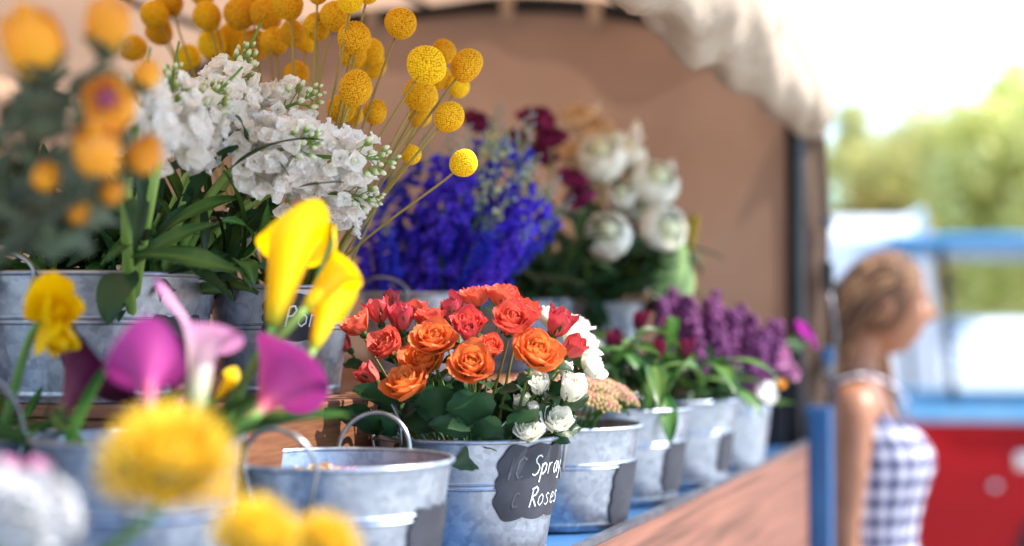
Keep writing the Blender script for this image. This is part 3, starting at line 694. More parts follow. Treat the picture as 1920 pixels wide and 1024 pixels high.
# ------------------------------------------------------------------ spray roses
RO = {('o', s): rose_mesh(1, .90, 26, s, M_ROSE_O, .88, .025, 9, 9) for s in (1, 2, 3)}
RO.update({('c', s): rose_mesh(1, .66, 25, s+10, M_ROSE_C, 1.0, .022, 9, 9) for s in (1, 2, 3)})
RO.update({('r', s): rose_mesh(1, .30, 18, s+20, M_ROSE_R, 1.35, .02, 8, 9) for s in (1, 2, 3)})
RO.update({('w', s): rose_mesh(1, .75, 24, s+30, M_ROSE_W, 1.0, .03, 9, 9) for s in (1, 2)})
RO.update({('v', s): rose_mesh(1, .22, 20, s+36, M_ROSE_W, 1.35, .05) for s in (1, 2)})
SEP = [sepal_mesh(1, 5, s, M_LEAFB, 1.7, 1.0) for s in (1, 2, 3)]
SEPU = [sepal_mesh(1, 5, s+5, M_LEAFB, .5, 1.5) for s in (1, 2)]
g = 'orange and coral spray roses in the labelled bucket'
roses = [ # px,py, r px, depth, kind, seed, dir(dx,dz,dy), label
 (668,606,32,1.49,'c',1,(-.6,.8,-.3),'coral rose at the far left edge of the spray rose bunch'),
 (708,580,28,1.52,'r',1,(-.3,1,-.1),'tight coral rosebud, upper left of the bunch beside the far left rose'),
 (752,592,30,1.51,'r',2,(-.1,1,-.2),'crimson rosebud between two coral roses on the upper left'),
 (721,645,37,1.46,'c',2,(-.5,.55,-.7),'open coral rose facing the lens, left side above the handle'),
 (806,594,32,1.52,'c',3,(0,1,-.2),'coral rose with frilled petals behind the orange flat rose'),
 (842,580,24,1.57,'r',3,(.1,1,0),'small crimson bud poking up behind the centre of the bunch'),
 (812,630,43,1.44,'o',1,(.05,.62,-.75),'wide orange rose in the centre left, seen nearly from the side'),
 (793,668,44,1.46,'o',2,(-.3,.35,-.7),'deep orange rose partly covered by the wide one above it'),
 (760,712,47,1.43,'o',3,(-.35,.75,-.55),'lowest orange rose, nearest to the bucket rim at left'),
 (877,606,38,1.47,'c',1,(.05,.75,-.6),'red coral rose in the middle with a crimson centre'),
 (884,678,44,1.42,'o',1,(.05,.45,-.85),'bright orange rose low in the centre, facing the lens'),
 (890,553,33,1.53,'c',2,(-.2,1,-.2),'coral rose, left one of the two highest roses'),
 (944,552,34,1.52,'c',3,(.2,1,-.3),'coral rose, right one of the two highest roses'),
 (959,598,44,1.45,'c',1,(.15,.6,-.75),'large coral orange rose below the two highest roses'),
 (988,578,34,1.53,'c',2,(.5,.8,-.2),'orange coral rose partly behind the large coral one'),
 (1010,656,48,1.43,'o',2,(.35,.45,-.8),'large orange rose on the right with a pink lower edge'),
 (1051,603,32,1.47,'r',1,(.5,.8,-.3),'pointed red and coral rosebud above the white roses'),
 (1080,648,27,1.47,'r',2,(.75,.6,-.3),'small crimson rosebud at the right edge before the white roses'),
 (879,622,24,1.44,'r',3,(-.2,.6,-.8),'half closed crimson bud in the very centre of the bunch'),
 (920,650,30,1.50,'c',3,(.2,.5,-.6),'coral rose in shadow between two orange roses'),
 (860,560,20,1.60,'r',1,(0,1,.1),'tiny red bud at the top behind the highest pair'),
 (690,700,26,1.55,'r',2,(-.6,.4,.2),'dark red rosebud in the shade at the lower left'),
 (735,560,20,1.60,'r',3,(-.2,1,.2),'small crimson bud at the back, top left'),
 (780,575,24,1.60,'c',1,(0,1,.2),'coral rose at the back, half hidden by the frilled one'),
 (640,640,24,1.60,'r',1,(-.8,.6,.2),'small shaded coral bud leaning out at left behind the yellow calla')]
wr_ = [
 (1042,596,32,1.56,'w',1,(.3,1,-.1),'white rose at the top behind the pointed red bud'),
 (1090,642,36,1.55,'w',2,(.7,.6,-.4),'white rose on the right side, under the small crimson bud'),
 (1112,684,28,1.53,'w',1,(.9,.4,-.3),'white rose farthest right with ruffled outer petals'),
 (1074,728,32,1.47,'v',1,(.4,.6,-.6),'half open white rose near the bucket handle on the right'),
 (1010,718,26,1.46,'v',2,(-.1,.7,-.6),'white rosebud below the large orange rose'),
 (990,806,26,1.44,'w',1,(.0,.7,-.7),'white rose resting just over the bucket rim'),
 (1046,788,28,1.47,'w',2,(.3,.6,-.7),'low white rose at the right, just above the label'),
 (1082,606,26,1.60,'w',2,(.5,.9,0),'white rose partly hidden at the back right'),
 (974,752,16,1.48,'v',1,(0,1,-.3),'small closed greenish white bud between the stems'),
 (1000,765,14,1.46,'v',2,(.1,1,-.3),'small greenish bud just above the lowest white rose'),
 (1060,690,18,1.50,'v',1,(.3,1,-.3),'small white bud among green sepals at the right')]
for lst, grp, nm in ((roses, g, 'spray_rose'), (wr_, 'white spray roses on the right of the bunch', 'white_rose')):
    for (px, py, r, d, kd, s, di, lab) in lst:
        H = at(px, py, d); rr = r*d/FPX*((1.22 if kd != 'w' else 1.35) if kd in 'ocw' else 1.35); D = Vector((di[0], di[2], di[1]+.18)).normalized()
        foot = H - D*rr*(.55 if kd in 'ocw' else .7)
        root = flower(nm, lab, 'flower', grp, bB, foot, (D + UP*.9 + Vector((D.x*.2, 0, 0))).normalized(), [], R.uniform(.0014, .0019), M_STEMR if R.random() < .5 else M_STEM,
            [(LF_ROSE[R.randrange(3)], R.uniform(.55, .93), rl(), R.uniform(.6, 1.3), R.uniform(.45, .8)) for _ in range(R.choice((1, 2, 3)))], pull=.35)
        Mh = orient(foot - root.location, D, rl(), rr)
        link('petals', RO[(kd, s)], root, Mh)
        link('sepals', (SEP if kd in 'ocw' else SEPU)[R.randrange(2)], root, Mh @ Matrix.Scale(.85, 4))
for i, (px, py, w_, ang) in enumerate([(820,765,.034,.1),(886,770,.040,.05),(735,790,.030,-.5),(700,770,.028,-.8),(960,790,.024,.3),(906,815,.026,0),(740,740,.026,-.6)]):
    H = at(px, py+25, 1.45 + R.uniform(-.01, .05))
    lf = leaf_mesh(.062, w_*1.25, .3, .25, .2, i, M_LEAF, .8, .08)
    rt = flower('rose_leaf_stem', 'dark green rose leaf stem standing in the labelled bucket under the roses', 'foliage', 'rose leaves above the rim', bB, H, dl(ang, 1), [], .0013, M_STEM, [(lf, .97, -1.57 + ang, .25, 1.0), (LF_ROSE[i % 3], .8, rl(), 1.0, .9)])
for i in range(12):  # dark leafy twigs added so the gaps behind the roses read as shade
    px = 690 + 28*i + R.uniform(-10, 10); py = 735 + 40*((i*.618) % 1)
    flower('rose_gap_twig', 'dark leafy rose twig added to darken the gaps behind the rose stems', 'foliage', 'added leafy twigs behind the rose stems', bB, at(px, py, 1.56 + R.uniform(0, .05)), dl((px-860)/300, 1), [], .0014, M_STEM,
        [(LF_ROSE[R.randrange(3)], R.uniform(.55, 1), rl(), R.uniform(.5, 1.3), R.uniform(.6, .95)) for _ in range(8)])
# pale petals floating in bucket A
for i, (px, dd, s) in enumerate([(560,1.27,.022),(600,1.30,.028),(640,1.33,.024),(690,1.27,.026),(520,1.30,.022),(730,1.31,.020)]):
    p = at(px, 600, dd); root = thing('cut_bloom', (p.x, dd, bA.z0 + .092), 'pale pink rose bloom resting inside the empty looking front bucket', 'flower', 'pale blooms lying in the front bucket')
    link('petals', rose_mesh(s, .7, 20, 60+i, M_PEACH if i % 2 else M_PINK, 1.0, .06), root)
# ------------------------------------------------------------------ sedum, tulips, plumes
mb = None
for i in range(32):
    a = i*GA; rr = .088*math.sqrt((i+.5)/32); H = bC.c + Vector((rr*math.cos(a), rr*math.sin(a), bC.zt + .040*(1-(rr/.1)**2) + .020))
    root = flower('sedum_stem', 'pinkish green sedum head packed in the bucket beside the spray roses', 'flower', 'sedum heads in the third front bucket', bC, H, Vector((math.cos(a)*.5*rr/.1, math.sin(a)*.5*rr/.1, 1)), [], .002, M_STEM, [(LF_SM[0], .8, rl(), .9, .8)])
    if i < 3:
        mb = MB(); rq = random.Random(i)
        for j in range(70):
            b_ = j*GA; q = .024*math.sqrt((j+.5)/70); p = Vector((q*math.cos(b_), q*math.sin(b_), .008*(1-(q/.024)**2) + rq.uniform(-.001, .0015)))
            mb.tube([Vector((0, 0, -.012)), p*.6 + Vector((0,0,-.003)), p], .0004, 3, .1); s = rq.uniform(.0017, .0027); o = MB(); o.ball((0,0,0), s, 6, 5, 0, (1,1,1.3)); v0 = rq.random(); o.t = [min(1, max(0, .4 + .35*v0 + .35*v[2]/s)) for v in o.v]
            mb.merge(o, Matrix.Translation(p))
        if i == 0: SEDM = []
        SEDM.append(mb.mesh('sedum_head', mat=M_SED))
    link('flower_head', SEDM[i % 3], root, orient(H-root.location, Vector((math.cos(a)*.5*rr/.1, math.sin(a)*.5*rr/.1, 1)), rl()))
TUL = [rose_mesh(1, .12, 7, 70+s, M_TULR, 1.7, .03) for s in (1, 2)]
tul = [(1150,642,30,1.95,'dark red tulip nearest the white roses'),(1232,652,26,1.92,'plum red tulip with its green stem bent over the leaves'),(1280,656,28,1.96,'dark red tulip just right of the bent one'),
 (1195,600,26,2.08,'dark red tulip standing tallest at the back of its bucket'),(1180,655,24,2.05,'dark red tulip half hidden between two others'),(1255,610,26,2.1,'dark red tulip under the purple plumes')]
for px, py, r, d, lab in tul:
    H = at(px, py+20, d); root = flower('tulip', lab, 'flower', 'dark red tulips', bD, H, dl(R.uniform(-.2,.3), 1, -.2), [('petals', TUL[R.randrange(2)])], .003, M_STEM,
        [(LF_TUL[R.randrange(2)], R.uniform(.5, .85), rl(), R.uniform(.4, 1.0), R.uniform(.7, 1)) for _ in range(3)], scale=r*d/FPX)
# long leaves hanging over the rims
for i, (px, py, d, L, az, tl, lab) in enumerate([(1222,690,1.88,.12,0,1.4,'wide bright green leaf hanging straight down over the fourth bucket'),(1300,700,2.08,.15,.9,1.0,'long green leaf arching right and down in front of the pale bucket'),
  (1320,690,2.1,.14,.2,1.2,'long green leaf drooping beside the arching one'),(1262,700,1.95,.10,-.5,1.5,'green leaf pointing down left between two buckets'),(1345,730,2.15,.10,.7,1.4,'green leaf tip hanging lowest before the tall pale bucket'),
  (1170,700,1.9,.09,-.8,1.2,'dark green leaf drooping behind the sedum bucket'),(1240,740,1.95,.09,.1,1.8,'small green leaf lowest on the fourth bucket rim')]):
    lone_leaf(bD, at(px, py, d), L, .026, az, tl, 1.3, M_LEAFB if i != 5 else M_LEAF, lab, .3)
for i in range(16):  # dark leaves added to deepen the gaps under tulips and plumes
    bk = (bD, bE)[i % 2]; px = (1165, 1280)[i % 2] + R.uniform(-55, 60); d = (2.02, 2.22)[i % 2] + R.uniform(-.04, .06)
    flower('leafy_stem', 'dark leafy stem added to darken the gaps among the tulips and purple plumes', 'foliage', 'added leafy stems under the purple plumes', bk, at(px, R.uniform(680, 735), d), dl(R.uniform(-.3,.3), 1), [], .002, M_STEM,
        [((LF_LONG+LF_ROSE)[R.randrange(6)], R.uniform(.5, 1), rl(), R.uniform(.4, 1.3), R.uniform(.5, .85)) for _ in range(8)])
def plume_mesh(L, r0, n, seed, mat, bs=.0042):
    rq = random.Random(seed); mb = MB()
    for i in range(n):
        q = rq.random()**.8; br = int(rq.random()*7); a = br*2.4 + rq.gauss(0, .45); rr = r0*(1-q*.75)**.8*rq.uniform(.1, 1.15)*(.7 + .3*math.sin(br*1.9)); p = (rr*math.cos(a), rr*math.sin(a), q*L - .02*L); s = bs*rq.uniform(.6, 1.2); t = rq.random()
        mb.ball(p, s, 5, 4, t, (1, 1, 1.2))
        if i % 6 == 0: mb.tube([Vector((0,0,max(0,q*L-.03))), Vector(p)], .0007, 3, .2)
    return mb.mesh('plume', mat=mat)
PLU = [plume_mesh(.085, .030, 300, s, M_ASTI) for s in range(3)]
for i, (px, py, tx, ty, d) in enumerate([(1250,650,1240,560,2.15),(1290,640,1285,555,2.2),(1330,650,1330,560,2.25),(1360,660,1375,580,2.3),(1395,660,1410,590,2.35),(1310,680,1300,600,2.12),(1400,690,1440,620,2.3),(1350,700,1350,620,2.2),(1430,690,1462,640,2.36),(1270,600,1262,540,2.35),(1370,630,1390,570,2.4),(1410,720,1425,660,2.3),(1450,690,1455,600,2.4),(1330,610,1345,545,2.4)]):
    A = at(px, py+20, d); B = at(tx, ty, d); L = (B-A).length
    flower('purple_plume', 'fluffy purple astilbe plume in the cluster left of the blue corner post', 'flower', 'purple plumes near the post', bE if px < 1370 else bF, A, B-A, [('plume', PLU[i % 3])], .0018, M_STEM, [(LF_LONGB[i % 3], R.uniform(.6, .9), rl(), 1.0, .6), (LF_LONGB[(i+1) % 3], R.uniform(.5, .9), rl(), .8, .6)], scale=L/.085)
PK = [rose_mesh(1, .95, 16, 80+s, m, .8, .1) for s, m in enumerate((M_PINK, M_WHITE, M_HOT, M_ORG))]
for px, py, r, d, k, di, lab in [(1455,680,34,2.38,0,(.3,.6,-.7),'pale pink round bloom at the right end by the dark post'),(1400,720,28,2.32,1,(0,.6,-.8),'white bloom, left of the two white ones near the post'),
   (1432,738,26,2.30,1,(.3,.4,-.8),'white bloom, right and lower of the two near the post'),(1392,695,18,2.36,1,(-.2,1,-.2),'small white bloom above the pair near the post'),
   (1498,625,26,2.42,2,(.6,.6,-.5),'hot pink flower sticking out in front of the black post'),(1458,718,16,2.4,3,(.4,.4,-.7),'small orange flower under the pale pink bloom'),(1482,700,20,2.45,0,(.6,.3,-.5),'pink bloom farthest right, under the hot pink one'),(1425,680,22,2.42,0,(0,1,-.3),'pink bloom left of the pale pink round one'),(1520,645,14,2.44,2,(.9,.2,-.3),'hot pink petal cluster drooping beside the corner strap')]:
    H = at(px, py, d); D = Vector((di[0], di[2], di[1])).normalized(); flower('daisy', lab, 'flower', 'pink and white blooms near the post', bF, H, D, [('petals', PK[k])], .0016, M_STEM, [(LF_SM[0], .8, rl(), 1, 1.2)], scale=r*d/FPX)

# ------------------------------------------------------------------ delphiniums
DELS = []
for s in range(5):
    DELS.append((spike_meshes(.24, .028, .0175, 78, 100+s, M_DEL if s % 2 else M_DELV, M_DELB, npet=5, double=False, taper=.35, th=1.2, ruf=.08, budfrac=.80, tipbuds=18, centre_t=0, gap=.04)))
mbw = {}
dels = [(700,545,672,330),(735,550,735,285),(760,540,800,250),(790,540,850,235),(815,545,880,235),(835,540,940,195),(850,545,1000,210),(870,540,1010,290),(885,545,1050,330),(900,540,1075,370),(860,550,960,330),
        (830,555,880,340),(780,555,800,350),(740,560,720,400),(900,520,1040,410),(890,555,1000,420),(820,560,830,380),(700,560,690,430),(870,560,930,400)]
for i, (bx, by, tx, ty) in enumerate(dels):
    d = 1.93 + .18*((i*7) % 5)/4 if i > 10 else 2.0 + .12*((i*3) % 4)/3; A = at(bx, by, d); B = at(tx, ty, d - .03); L = (B-A).length
    fl, bu = DELS[i % 5]
    lab = {0: 'blue delphinium spike at the left, behind the billy button stems', 4: 'blue delphinium with the tallest pale green bud tip', 9: 'blue delphinium leaning farthest right, greyish bud tip beside the white ranunculus'}.get(i, 'deep violet blue delphinium spike massed in the shelf bucket behind the spray roses')
    root = flower('delphinium', lab, 'flower', 'blue delphiniums', bU3, A, B-A, [('blossoms', fl), ('buds', bu)], .0026, M_STEM, [(LF_LONGB[i % 3], .9, rl(), .7, .5)], scale=L/.24)
# white eyes of some florets, sprigs of pale larkspur among them
sp_, sb_ = spike_meshes(.16, .022, .0085, 26, 130, M_BUDG, M_BUDG, npet=5, double=False, taper=.4, ruf=.05, tipbuds=40, gap=.15, budfrac=.62)
for i, (bx, by, tx, ty) in enumerate([(915,400,960,205),(950,420,1005,270),(905,380,925,225),(970,430,1030,320),(890,420,935,190),(960,400,985,240),(900,400,900,260),(985,420,1050,340),(940,430,975,290),(990,450,1060,385)]):
    d = 1.98 + .02*i; A = at(bx, by, d); B = at(tx, ty, d); flower('larkspur_sprig', 'pale green budding sprig rising out of the blue delphiniums', 'flower', 'green budding sprigs over the delphiniums', bU3, A, B-A, [('blossoms', sp_), ('buds', sb_)], .0018, M_STEM, scale=(B-A).length/.16)
# ------------------------------------------------------------------ burgundy, peach, ranunculus
CARN = [rose_mesh(1, .8, 46, 90+s, M_BURG, .95, .16, 9, 6) for s in range(2)]
for px, py, r, d, lab in [(890,245,36,2.25,'burgundy carnation behind the lowest right billy buttons'),(1005,240,38,2.3,'burgundy carnation, highest at right of the green sprigs'),(1035,275,34,2.28,'burgundy carnation next below the highest one'),(1000,300,32,2.32,'burgundy carnation half behind the green buds'),
   (1068,350,34,2.27,'burgundy carnation left of the white ranunculus'),(1090,385,30,2.25,'burgundy carnation just above the lone low ranunculus'),(965,270,28,2.35,'burgundy carnation deep behind the delphinium tips'),(1030,310,26,2.36,'burgundy carnation at the back, between the pairs')]:
    H = at(px, py, d); flower('carnation', lab, 'flower', 'burgundy carnations', bU4, H, dl(R.uniform(-.3,.4), .8, -.5), [('petals', CARN[R.randrange(2)])], .002, M_STEM, [(LF_LONG[0], .7, rl(), .5, .6)], scale=r*d/FPX)
RAN = [globe_mesh(.92, 46, 95+s, M_RAN) for s in range(2)]
PCH = rose_mesh(1, .85, 34, 99, M_PEACH, .9, .12)
RANL = [(1141,447,43,2.30,(-.1,.35,-.9),'round white ranunculus lowest in the middle, facing the lens'),(1128,308,44,2.40,(-.1,.7,-.7),'white ranunculus high in the bunch beside the peach blooms'),
 (1222,352,44,2.42,(.3,.5,-.7),'white ranunculus at upper right of the bunch'),(1236,432,44,2.38,(.4,.1,-.9),'white ranunculus lowest on the right, beside the yellow filler'),(1165,372,26,2.40,(0,.5,-.8),'smaller ranunculus in the middle between the larger white ones'),
 (1180,300,30,2.46,(.1,.9,-.3),'white ranunculus at the back, top centre'),(1200,400,30,2.44,(.1,.4,-.8),'white ranunculus partly covered, centre right'),(1150,270,24,2.5,(0,1,-.2),'small white ranunculus bud at the back')]
for px, py, r, d, di, lab in RANL:
    H = at(px, py, d); D = Vector((di[0], di[2], di[1])).normalized(); rr = r*d/FPX*1.14
    root = flower('ranunculus', lab, 'flower', 'white ranunculus', bU5, H - D*rr*.6, (D+UP).normalized(), [], .0026, M_STEM, [(LF_LONG[R.randrange(3)], R.uniform(.5,.9), rl(), .9, .6) for _ in range(3)])
    link('petals', RAN[R.randrange(2)], root, orient(H - D*rr*.6 - root.location, D, rl(), rr*1.12)); link('sepals', SEP[0], root, orient(H - D*rr*.6 - root.location, D, 0, rr*.8))
for px, py, r, d, lab in [(1085,240,44,2.5,'peach ruffled bloom, upper left one of the pale group'),(1120,262,40,2.48,'peach ruffled bloom touching the high white ranunculus'),(1072,300,36,2.46,'cream bloom low beside the burgundy carnations'),(1100,330,30,2.46,'cream bloom just under the high white ranunculus')]:
    H = at(px, py, d); flower('ruffled_bloom', lab, 'flower', 'peach and cream blooms', bU5, H, dl(R.uniform(-.3,.1), .8, -.5), [('petals', PCH)], .002, M_STEM, scale=r*d/FPX)
ws, wb = spike_meshes(.07, .012, .018, 9, 140, M_WHITE, M_WHITE, npet=4, double=False, taper=.5, ruf=.1, tipbuds=8)
for px, py, tx, ty, d, lab in [(1108,240,1122,195,2.5,'pale snapdragon tip above the peach blooms'),(1185,285,1195,225,2.5,'pale snapdragon tip standing up in the middle'),(1240,350,1262,300,2.48,'pale snapdragon tip pointing right above the ranunculus'),(1065,240,1068,205,2.55,'pale snapdragon tip farthest left of the pale group')]:
    A = at(px, py, d); B = at(tx, ty, d); flower('snapdragon', lab, 'flower', 'pale snapdragon tips', bU5, A, B-A, [('blossoms', ws), ('buds', wb)], .0018, M_STEM, scale=(B-A).length/.07)
YF = plume_mesh(.05, .02, 160, 5, M_OLIVE)
for i, (px, py, d) in enumerate([(1290,455,2.5),(1230,500,2.46),(1180,520,2.44),(1250,530,2.5),(1205,480,2.48),(1275,480,2.52)]):
    H = at(px, py, d); flower('yellow_filler', 'olive yellow filler blossom cluster below the white ranunculus' if i else 'yellow filler blossom cluster at the right edge of the ranunculus', 'flower', 'yellow fillers' if i else None, bU5, H, dl(.3, 1), [('blossoms', YF)], .0016, M_STEM, [(LF_LONGB[i % 3], .8, rl(), .8, .5)])
for i in range(26):
    px = 940 + 340*((i*.618) % 1); py = 440 + 90*((i*.377) % 1) + (30 if px > 1200 else 0); d = 2.2 + .3*(px-940)/340 + R.uniform(-.05,.08); bk = bU4 if px < 1060 else bU5
    flower('leafy_stem', 'dark green leafy stem in the back buckets under the ranunculus', 'foliage', 'leafy stems in the back buckets', bk, at(px, py, d), dl(R.uniform(-.3,.4), 1), [], .0022, M_STEM,
        [((LF_LONG+LF_ROSE)[R.randrange(6)], R.uniform(.4, 1), rl(), R.uniform(.4, 1.2), R.uniform(.6, 1.3)) for _ in range(9)])
lone_leaf(bU5, at(1275, 590, 2.42), .13, .075, .4, -.05, .15, M_PALEW, 'pale green paper-like leaf standing at the right of the back bucket', .5)

# ------------------------------------------------------------------ callas
def calla_mesh(mat, L=1.0, flare=.42, tipl=.5, seed=0, thick=.10, start=.45, pw=2.2):
    """spathe: a funnel wrapped round +Z, flaring at the mouth with a pointed tip on +X"""
    mb = MB(); rows = []; tt = []; nv, nu = 22, 30; outer = []
    for i in range(nv + 1):
        v = i / nv; r = L*(.045 + thick*v**.65 + (flare - thick)*max(0, (v - start)/(1 - start))**pw*.95); row = []
        for j in range(nu + 1):
            q = j/nu; a = PI + q*2*PI*1.06 - .03*2*PI   # seam opposite the tip
            ca = math.cos(a); z = L*v*(.80 + .20*max(0, ca)) + L*tipl*.45*max(0, ca)**5*v**4 ; roll = 1 + .25*v**5*(1 - max(0, ca))
            rr = r*roll*(1 + .02*math.sin(3*a+seed)) + (.012*L*(1-q) if q > .9 or q < .1 else 0) + L*.30*tipl*max(0, ca)**3*v**5
            dz = -L*.16*v**7*(1 - .7*max(0, ca))
            row.append((rr*math.cos(a) , rr*math.sin(a), z + dz)); tt.append(v)
        rows.append(row)
    mb.grid(rows, tt); me = mb.mesh('spathe', mat=mat); return me
SPX = MB(); SPX.tube([(0,0,.2),(0,0,.45),(0,0,.68)], [.035,.04,.022], 10, .5); SPX = SPX.mesh('spadix', mat=M_SPAD)
def calla(mat, lab, foot, tip, d0, d1, L=None, flare=.42, spin=0, tipl=.5, rs=.0045, group='calla lilies', stem=None, bk=None, **kw):
    A = at(*foot, d0); B = at(*tip, d1); di = B - A; L = L or di.length
    root = flower('calla_lily', lab, 'flower', group, bk or bL1, A, di, [('spathe', calla_mesh(mat, 1, flare, tipl, R.random(), **kw)), ('spadix', SPX)], rs, stem or M_STEM, scale=L, spin=spin, pull=.4); return root
calla(M_CALY, 'tall yellow calla lily standing before the white stock', (512,610), (566,392), 1.17, 1.22, None, .175, 2.6, .10, thick=.135, start=.66)
calla(M_CALY, 'yellow calla lily opening to the right in front of the labelled shelf bucket', (572,580), (668,466), 1.16, 1.20, None, .21, .6, .45, thick=.12, start=.64)
calla(M_CALY, 'yellow calla lily lowest of the yellow ones, just above the magenta one', (588,655), (634,535), 1.20, 1.24, None, .20, 3, .1, thick=.15)
calla(M_CALY, 'small closed yellow calla bud among the green stems', (402,752), (450,690), 1.14, 1.15, None, .16, 0, .1)
calla(M_CALM, 'large magenta calla lily with a pink throat, centre of the callas', (484,775), (556,668), 1.08, 1.13, None, .42, .3, .2, thick=.10, start=.12, pw=1.15)
calla(M_CALM, 'blurred magenta calla lily on a pinkish stem above the yellow pincushion', (280,765), (272,640), .98, 1.02, None, .33, 1.6, .15, thick=.10, start=.35, pw=1.1, stem=M_STEMR)
calla(M_CALP, 'tall pale calla lily, cream below and pink at the mouth', (366,778), (388,560), 1.06, 1.10, None, .22, -.25, .7, thick=.085, start=.5)
calla(M_CALD, 'dark plum calla lily opening wide toward the left tub', (110,775), (190,655), 1.20, 1.23, None, .56, 1.2, .5, bk=bL1, start=.2, pw=1.3)
calla(M_CALD, 'dark plum calla lily half hidden behind the magenta blurred one', (330,770), (345,640), 1.24, 1.28, None, .34, .5, .3)
for i, (px, py, tx) in enumerate([(400,810,450),(210,850,240),(130,860,150),(330,840,345),(430,820,470),(90,850,60)]):
    L_ = flower('calla_leaf_stem', 'green calla leaf blade rising from the low left bucket', 'foliage', 'calla leaf blades', bL1, at(px, py, 1.14), dl((tx-px)/60, 1), [], .004, M_STEM, [(leaf_mesh(.10, .024, .25, .6, .1, i, M_LEAFB, .8), .96, 0 if tx > px else 3.1, .3, 1.0)])
# nodding yellow tulip on a bent stem
root = flower('nodding_tulip', 'yellow nodding tulip on a hooked green stem before the wide tub', 'flower', None, bL4, at(80, 606, 1.18), Vector((.9, -.3, .05)), [], .0042, M_STEM, pull=.22, via=at(18, 790, 1.18))
TY = rose_mesh(.040, .35, 7, 222, M_CALY, 1.2, .03)
link('petals', TY, root, orient(at(86, 604, 1.18) - root.location, Vector((.35, -.45, .25)), 0)); link('petals', TY, root, orient(at(92, 600, 1.175) - root.location, Vector((.35, -.3, -.6)), 1, .8))

M_WHITE2 = petal_mat('phlox_petal', [(0, 'b8b8a8'), (.5, 'cfcfd0'), (1, 'd8d8dc')], .3, .6, 40, .1, .03)
# ------------------------------------------------------------------ foreground: yellow pincushions, phlox, orange blooms
def pincushion_mesh(seed, n=420):
    mb = MB(); rq = random.Random(seed); mb.ball((0, 0, .05), .50, 20, 14, .25)
    for i in range(n):
        z = 1 - 1.45*(i+.5)/n; a = i*GA; s = math.sqrt(1-z*z); D = Vector((s*math.cos(a), s*math.sin(a), z)); J = Vector((rq.gauss(0,.12), rq.gauss(0,.12), rq.gauss(0,.12)))
        p0 = D*.45; p1 = D*.82 + J*.3; p2 = (D + Vector((0,0,.22))*(1-z)*.6).normalized()*1.0*rq.uniform(.9,1.06) + J*.3
        mb.tube([p0, p1, p2], [.016, .014, .011], 4, [.4, .75, 1]); mb.ball(tuple(p2), .022, 5, 4, .95)
    return mb.mesh('pincushion', mat=M_PIN)
PC = [pincushion_mesh(s) for s in (1, 2)]
for i, (px, py, r, d, dx, lab) in enumerate([(312,885,142,.84,.2,'largest yellow pincushion bloom, closest to the lens at lower left'),(478,1015,92,.82,.5,'yellow pincushion bloom cut by the bottom edge, middle of three'),(605,1030,78,.84,.7,'yellow pincushion bloom at the bottom edge before the loop handled bucket')]):
    H = at(px, py, d); D = dl(dx, 1, -.2); rr = r*d/FPX*.93
    root = flower('pincushion_flower', lab, 'flower', 'yellow pincushion blooms', bL2, H - D*rr*.4, D, [], .004, M_STEM, [(LF_LONG[i], .6, rl(), .6, .4)]); link('flower_head', PC[i % 2], root, orient(H - root.location, D, rl(), rr))
    fr = MB()
    for j in range(12): fr.merge(leaf_mb(1.1*rr, .5*rr, -.6, .3, .2, 4, 6, j), Matrix.Rotation(j*GA, 4, 'Z') @ Matrix.Rotation(1.15, 4, 'Y'))
    link('leaf_collar', fr.mesh('leaf_collar', mat=M_LEAFG), root, orient(H - D*rr*.35 - root.location, D, 0))
def cluster_mesh(seed, n, mat, R0=1.0, fs=.36, npet=5):
    mb = MB(); rq = random.Random(seed)
    for i in range(n):
        z = 1 - 1.25*(i+.5)/n; a = i*GA; s = math.sqrt(1-z*z); D = Vector((s*math.cos(a), s*math.sin(a), z)); floret(mb, orient(D*R0*rq.uniform(.78, .98), D + Vector((rq.uniform(-.3,.3),)*3), rq.uniform(0,6)), fs, npet, 1.35, .06, rq.random(), .3, 1)
    mb.ball((0, 0, 0), .7, 12, 8, .1); return mb.mesh('flower_cluster', mat=mat)
PH = cluster_mesh(3, 60, M_WHITE2); PH2 = cluster_mesh(4, 16, M_PINK, fs=.5)
for px, py, r, d, lab in [(55,985,88,.80,'blurred white phlox head in the lower left corner'),(-30,930,60,.84,'blurred white phlox head cut by the left edge')]:
    H = at(px, py, d); root = flower('phlox', lab, 'flower', None, bL2, H, dl(0, 1), [], .003, M_STEM); link('flower_head', PH, root, orient(H-root.location, dl(0,1), 0, r*d/FPX))
for px, py, r, d, lab in [(15,880,22,.95,'small blurred pink flower at the left edge over the white phlox'),(70,882,22,.95,'small blurred pink flower right of the one at the left edge')]:
    H = at(px, py, d); root = flower('pink_flower', lab, 'flower', None, bL2, H, dl(0, 1), [], .002, M_STEM); link('flower_head', PH2, root, orient(H-root.location, dl(.1,1,-.5), 0, r*d/FPX))
ORB = [globe_mesh(.92, 34, 200+s, M_ORG) for s in range(2)]
